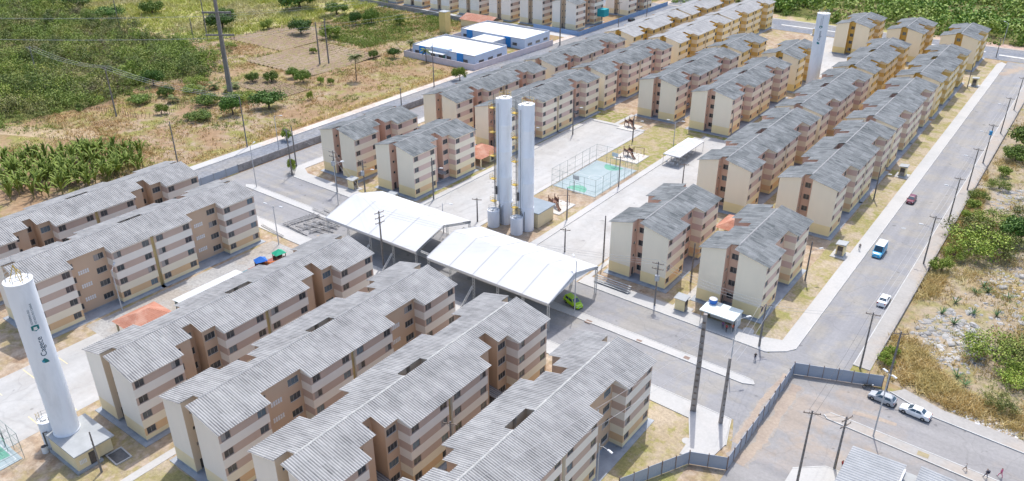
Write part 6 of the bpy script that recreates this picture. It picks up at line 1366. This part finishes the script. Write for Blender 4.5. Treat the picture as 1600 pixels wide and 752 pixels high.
P = np.array(scatter(WOOD, 1500)); rr = NR.uniform(3.2, 7.0, (len(P),1)); hh = rr*NR.uniform(0.7,1.15,(len(P),1))
P3 = np.hstack([P, hh*0.85]); ext = P3 + NR.normal(size=P3.shape)*np.array([2.4,2.4,1.2]); ext[:,2] = np.abs(ext[:,2])
V, F = leaf_cloud(np.vstack([P3, ext]), np.vstack([np.hstack([rr,rr,hh]), np.hstack([rr,rr,hh])*0.55]), 75, 1.35, shell=0.8)
tag(link('woodland', np_mesh('woodland', V, F, [wood_l])), 'dense green woodland beyond the far road', 'woodland', kind='stuff')
EDGE = [(-190,381),(60,377),(60,382),(-190,386)]
P = np.array(scatter(EDGE, 110)); rr = NR.uniform(0.8, 2.6, (len(P),1)); V, F = leaf_cloud(np.hstack([P, rr*0.5]), np.hstack([rr, rr, rr*0.8]), 70, 0.6, shell=0.6)
tag(link('woodland_fringe', np_mesh('woodland_fringe', V, F, [wood_l])), 'low green undergrowth along the woodland edge', 'undergrowth', kind='stuff')
# grass in blades
def blades(P, nb, h, spread, w, m, name, label):
    P = np.asarray(P, float); N = len(P)*nb; base = np.repeat(P, nb, 0) + NR.normal(size=(N,2))*spread; H = h*NR.uniform(0.5,1.25,(N,1)); a = NR.uniform(0,2*math.pi,N); lean = NR.normal(size=(N,2))*0.75*H
    dx = np.stack([np.cos(a), np.sin(a)],1)*w*0.5*NR.uniform(0.6,1.4,(N,1)); z0 = np.zeros((N,1))
    V = np.stack([np.hstack([base-dx,z0]), np.hstack([base+dx,z0]), np.hstack([base+lean,H])],1).reshape(-1,3)
    return tag(link(name, np_mesh(name, V, np.arange(N*3).reshape(N,3), [m])), label, 'grass', kind='stuff')
straw = leaf_mat('straw', (0.46,0.31,0.11), (0.68,0.53,0.23), (0.76,0.66,0.40), dry=(0.60,0.48,0.20), dscale=0.15)
brown_g = leaf_mat('brown_grass', (0.34,0.21,0.09), (0.53,0.37,0.17), (0.63,0.50,0.28), dry=(0.44,0.41,0.12), dscale=0.05); cane = leaf_mat('cane', (0.40,0.43,0.07), (0.60,0.61,0.15), (0.72,0.68,0.30), dry=(0.58,0.52,0.25), dscale=0.035); weed = leaf_mat('weed', (0.10,0.16,0.02), (0.24,0.30,0.05), (0.38,0.40,0.12))
def patchy(P, n, sc, thr, seed):
    """points inside P gathered in drifts"""
    g = random.Random(seed); cs = scatter(P, sc); out = []
    while len(out) < n:
        c = cs[g.randrange(len(cs))]; s = g.uniform(1.5, thr); x, y = c[0]+g.gauss(0,s), c[1]+g.gauss(0,s)
        if in_poly(x, y, P): out.append((x, y))
    return out
WASTE = [(-16.2,121),(-11,120),(-4.5,118.0),(10,117.4),(40,116),(40,200),(20,300),(-16.2,335)]
blades(patchy(WASTE, 6500, 130, 4, 3), 9, 0.8, 0.3, 0.11, straw, 'dry_grass', 'straw-coloured tall dry grass over the wasteland')
blades(patchy([(-16.2,121),(-11,120),(-4.5,118.0),(10,117.2),(40,116),(40,122),(-4,124),(-13,135),(-13,200),(-16.2,230)], 3600, 70, 3, 5), 9, 0.95, 0.28, 0.12, straw, 'dry_grass', 'thick straw-coloured grass along the wasteland kerb and wall')
blades(patchy(WASTE, 2400, 80, 4, 9), 8, 0.6, 0.25, 0.09, weed, 'green_weeds', 'green weeds scattered in the wasteland')
FIELD = [(-187,90),(-187,222),(-222,222),(-232,285),(-300,285),(-300,190),(-252,160),(-262,140),(-254,120),(-262,95),(-230,80)]
PLOTS = [(-262,182,-226,219),(-240,160,-214,172),(-300,200,-264,236)]
notplot = lambda L: [p for p in L if not any(a < p[0] < c and b_ < p[1] < d for a, b_, c, d in PLOTS)]
blades(notplot(patchy(FIELD, 8000, 160, 8, 4)), 7, 0.8, 0.4, 0.16, brown_g, 'dry_grass', 'brown dry grass over the fields beside the outer avenue')
CANE = [(-300,192),(-350,186),(-470,198),(-520,230),(-420,330),(-300,300),(-290,262),(-296,225)]
sheet('cane_floor', CANE, 0.007, ground_mat('cane_floor_m', [(0.36,0.34,0.11),(0.40,0.34,0.18),(0.30,0.31,0.08),(0.42,0.35,0.22)], big=0.03, mid=0.08, fine=0.8))
blades(patchy(CANE, 14000, 300, 9, 6), 7, 1.6, 0.6, 0.30, cane, 'cane_field', 'yellow-green cane and tall grass behind the scrub')
blades(notplot(patchy(FIELD, 2200, 45, 5, 14)), 7, 0.6, 0.4, 0.16, weed, 'green_weeds', 'green weed patches over the dry fields')
GREEN = [(-276,228),(-240,222),(-236,284),(-296,288),(-292,255)]
blades(patchy(GREEN, 3200, 90, 6, 8), 8, 0.9, 0.45, 0.26, weed, 'green_crop', 'bright green low crop before the far estate wall')
blades(scatter([(-188,110),(-186.5,110),(-186.5,215),(-190,215)], 700), 7, 0.7, 0.35, 0.12, straw, 'verge_grass', 'dry grass verge along the outer avenue pavement')
# ploughed plots with real ridges
def furrows(name, x0, y0, x1, y1, per, amp):
    nx = int((x1-x0)/per*6); ny = 14; xs = np.linspace(x0, x1, nx+1); ys = np.linspace(y0, y1, ny+1); X, Y = np.meshgrid(xs, ys); Z = 0.02 + amp*(0.5+0.5*np.sin(2*math.pi*(X+0.6*np.sin(Y*0.12))/per))
    V = np.stack([X.ravel(), Y.ravel(), Z.ravel()],1); i = np.arange(ny)[:,None]*(nx+1)+np.arange(nx)[None,:]; i = i.ravel(); F = np.stack([i, i+1, i+nx+2, i+nx+1],1)
    o = link(name, np_mesh(name, V, F, [crop_m])); o['kind'] = 'structure'
rows = []
for (a, b_, c, d), per in zip(PLOTS, (2.6, 1.6, 3.0)):
    x = a+per*0.25
    while x < c:
        y = b_
        while y < d:
            if R.random() < 0.8: rows.append((x+R.gauss(0,0.15), y))
            y += 0.7
        x += per
blades(rows, 6, 0.5, 0.22, 0.16, leaf_mat('stubble', (0.16,0.12,0.06), (0.28,0.22,0.11), (0.30,0.31,0.10)), 'crop_rows', 'brown rows of stubble on the ploughed plots')
furrows('ploughed_plot', -262, 182, -226, 219, 2.6, 0.45); furrows('ploughed_plot', -240, 160, -214, 172, 1.6, 0.3); furrows('ploughed_plot', -300, 200, -264, 236, 3.0, 0.3)
sheet('dirt_track', [(-300,66),(-262,84),(-236,96.5),(-226,101),(-228,106),(-238,108),(-240,104),(-264,90),(-300,72)], 0.010, ground_mat('track', [(0.40,0.31,0.20),(0.37,0.28,0.175),(0.43,0.34,0.24)], big=0.05, mid=0.2, fine=1.0))
# rubble in the wasteland
def rubble(P, n, smin, smax, m, name, label):
    V = []; F = []
    base = np.array([(-1,-1,-0.6),(1,-1,-0.6),(1,1,-0.6),(-1,1,-0.6),(-0.7,-0.8,0.5),(0.8,-0.6,0.6),(0.7,0.7,0.4),(-0.8,0.8,0.55)]); fq = np.array([(4,5,6,7),(0,1,5,4),(1,2,6,5),(2,3,7,6),(3,0,4,7)])
    for k, (x, y) in enumerate(patchy(P, n, 26, 4, 21)):
        s = R.uniform(smin, smax)*(1 if R.random() < 0.85 else 2.2); a = R.uniform(0,6.28); M = np.array([[math.cos(a),-math.sin(a),0],[math.sin(a),math.cos(a),0],[0,0,1]]); v = (base*(1+NR.normal(size=base.shape)*0.22)*np.array([s,s*R.uniform(.5,1),s*R.uniform(.2,.5)])) @ M.T + np.array([x,y,s*0.12]); F.append(fq+8*k); V.append(v)
    tag(link(name, np_mesh(name, np.vstack(V), np.vstack(F), [m])), label, 'rubble', kind='stuff')
stone_m = mat('rubble_stone', (0.36,0.35,0.335), (0.25,0.24,0.23), 0.4, 0.95, c3=(0.44,0.43,0.415), scale2=0.15, coords='Object')
rubble([(-12,150),(4,146),(14,170),(0,178),(-8,168)], 420, 0.15, 0.5, stone_m, 'rubble', 'grey concrete rubble heaped around the acacia')
rubble([(-14,130),(-4,128),(0,142),(-10,150),(-14,142)], 420, 0.12, 0.4, stone_m, 'rubble', 'pale gravel and rubble in the dry grass behind the parked cars')
rubble([(-13,205),(2,200),(4,222),(-11,220)], 350, 0.15, 0.4, stone_m, 'rubble', 'pale rubble on the bare ground further up the avenue')
rubble([(-4,116.8),(14,116.2),(14,118.6),(-4,119.4)], 220, 0.06, 0.2, mat('litter',(0.7,0.7,0.68),(0.5,0.5,0.52),0.5), 'litter', 'white litter along the wasteland kerb')
# banana plants
ban_l = leaf_mat('banana_leaf', (0.09,0.145,0.025), (0.21,0.265,0.05), (0.36,0.35,0.13)); ban_s = mat('banana_stem', (0.22,0.20,0.08), (0.30,0.22,0.12), 1.0)
def banana_leaf():
    V = []; F = []; n = 9; L = 4.3
    for k in range(n+1):
        t = k/n; x = L*t*(1-0.25*t); z = 0.75*math.sin(t*2.3) ; w = 0.21*math.sin(math.pi*min(1,0.12+t*0.88))**0.7
        V += [(x,-w,z-0.10-0.05*(k % 2)),(x,0,z),(x,w,z-0.10-0.05*((k+1) % 2))]
    for k in range(n): a = 3*k; F += [(a,a+1,a+4,a+3),(a+1,a+2,a+5,a+4)]
    return np_mesh('leaf', np.array(V), np.array(F), [ban_l])
BL = banana_leaf(); b = MB(); b.tube([(0,0,0),(0.03,0,0.9),(0,0.04,1.8)], 0.16, 0.09, 8, ban_s); BS = b.mesh('stem')
BAN = [(-226,78),(-210,70),(-198,66),(-194,80),(-191,97),(-205,106),(-220,94)]
ROWS = ['foremost row nearest the tan block', 'middle of the clump', 'rear of the clump by the dry field']
for k, (x, y) in enumerate(sorted(scatter(BAN, 168), key=lambda p: -p[0])):
    s = R.uniform(0.8, 1.25); row = ROWS[min(2, k//56)]
    t = empty('banana_plant', (x, y, 0), R.uniform(0,6.28), 'banana plant with arching leaves in the '+row, 'banana plant', 'banana plants, '+row, scale=(s,s,s)); link('stem', BS, t)
    for q in range(9):
        o = link('leaf', BL, t, (0,0,0.9+0.12*q)); o.rotation_euler = (0, R.uniform(-1.35,-0.3), 2.4*q+R.uniform(-.3,.3))
# palms
frond_m = leaf_mat('palm_frond', (0.04,0.075,0.012), (0.13,0.17,0.035), (0.25,0.24,0.08))
def frond():
    V = []; F = []; n = 22; L = 2.7
    def ax(t): return (L*t, 0, 0.55*math.sin(t*2.2)-1.0*t*t)
    for k in range(n):
        t = 0.08+0.92*k/n; x, _, z = ax(t); l = 0.75*math.sin(math.pi*(0.15+0.8*t))+0.12
        for s in (-1, 1):
            i = len(V); V += [(x,0,z),(x+0.09,0,z),(x+0.35*l+0.05,s*l,z-0.35*l),(x+0.30*l,s*l*0.98,z-0.36*l)]; F.append((i,i+1,i+2,i+3))
    return np_mesh('frond', np.array(V), np.array(F), [frond_m])
FR = frond()
def palm(x, y, h, s, nf, label):
    t = empty('palm_tree', (x, y, 0), R.uniform(0,6.28), label, 'palm', 'palms'); b = MB(); b.tube([(0,0,0),(0.1,0.05,h*0.5),(0.25,0.1,h)], 0.17, 0.11, 8, bark); link('trunk', b.mesh('trunk'), t)
    for q in range(nf):
        o = link('frond', FR, t, (0.25*min(1,h/3),0.1,h-0.05), 0, (s,s,s)); o.rotation_euler = (0, R.uniform(-0.6,0.75), 2.4*q)
palm(-209.2,189,8.6,1.05,18,'tall coconut palm alone in the dry field')
for x, y, lab in ((-241,153,'left of the group'),(-236,158,'at the back of the group'),(-240,148,'nearest the stick fence'),(-233,153,'nearest the pylon'),(-246,147,'farthest left, beside the round bush'),(-239,136,'among the bushes inside the stick fence')): palm(x, y, 1.6, 0.95, 11, 'short young palm in the smallholding, '+lab)
palm(-219,227.5,4.6,0.8,12,'slender palm at the school wall corner'); palm(-205.8,221.8,4.6,0.85,12,'slender palm in front of the school porch')
# succulents in the rubble
aga_m = leaf_mat('agave', (0.04,0.09,0.03), (0.12,0.20,0.08), (0.2,0.27,0.12)); AG = MB()
AG.face(((0,-0.10,0),(0.8,-0.08,0.75),(1.15,0,1.05),(0.8,0.08,0.75),(0,0.10,0)), aga_m); AGM = AG.mesh('leaf')
for k, (x, y) in enumerate(((-7.4,158.6),(-5.6,160.3),(-6.6,162.0),(-9.8,152.5),(-2.0,160),(-8.6,144.5),(-5.0,127.8),(-3.6,126.0),(2.5,146.5),(-2.8,152),(-11.0,147.0),(-6.4,150))):
    t = empty('agave_plant', (x, y, 0), R.uniform(0,6.28), 'blue-green succulent rosette growing among the rubble of the wasteland', 'plant', 'succulents in the rubble')
    for q in range(12): o = link('leaf', AGM, t, (0,0,0.05)); o.rotation_euler = (0, R.uniform(-0.35,0.4), 2.4*q)
# ------------------------------------------------------------------ small things on the ground
def cover(x, y, z, sx, sy, label, round_=True, m=None):
    b = MB()
    if round_: b.cyl(0,0,0,0.02,sx,m or steel_g,20)
    else: b.box(-sx,-sy,0,sx,sy,0.02,m or steel_g)
    tag(link('manhole_cover', b.mesh('manhole_cover'), None, (x, y, z)), label, 'manhole', 'manhole covers')
cover(-25.4,179.9,0.022,0.55,0,'round manhole cover in the avenue between the van and the red car'); cover(-61.8,105.9,0.136,0.6,0.5,'square rusty cover on the median near the marquee',False,rust); cover(-51.5,105.9,0.136,0.5,0.4,'square rusty cover halfway along the median',False,rust); cover(-42.6,106.3,0.136,0.5,0.4,'square rusty cover near the tip of the median',False,rust)
cover(-5.2,104.9,0.136,0.75,0.5,'square ochre drain cover on the near median',False,mat('drain_ochre',(0.36,0.30,0.18),(0.28,0.24,0.15),2.0)); cover(-33.6,87.6,0.02,0.7,0,'round concrete manhole on the lawn beside the tallest pole',True,walk_concrete)
pit = empty('inspection_pit', (-97.3,36.4,0), -0.05, 'open inspection pit with white concrete rim beside the cream pump house', 'pit'); b = MB()
for q in ((-1.6,-1.2,-1.4,1.2),(1.4,-1.2,1.6,1.2),(-1.4,-1.2,1.4,-1.0),(-1.4,1.0,1.4,1.2)): b.box(q[0],q[1],0,q[2],q[3],0.18,walk_concrete)
link('rim', b.mesh('rim'), pit); b = MB(); b.box(-1.4,-1.0,0.005,1.4,1.0,0.03,steel_d); link('grate', b.mesh('grate'), pit)
tier = mat('bleacher', (0.42,0.43,0.44), (0.34,0.35,0.36), 1.0, 0.6, metallic=0.2)
bl = empty('bleacher_bench', (-64.6,119.3,0.13), -0.02, 'stack of grey metal bleacher benches on the pavement before the short pink block', 'bench')
for k in range(4): b = MB(); b.box(-3.9,-0.8+0.35*k,0.25+0.28*k,3.9,-0.5+0.35*k,0.31+0.28*k,tier); link('plank', b.mesh('plank'), bl)
for px in (-3.7,-1.2,1.2,3.7): b = MB(); b.tube([(px,-0.7,0),(px,-0.7,0.25),(px,0.4,1.1),(px,0.4,0)], 0.05, n=5, m=tier); link('support', b.mesh('support'), bl)
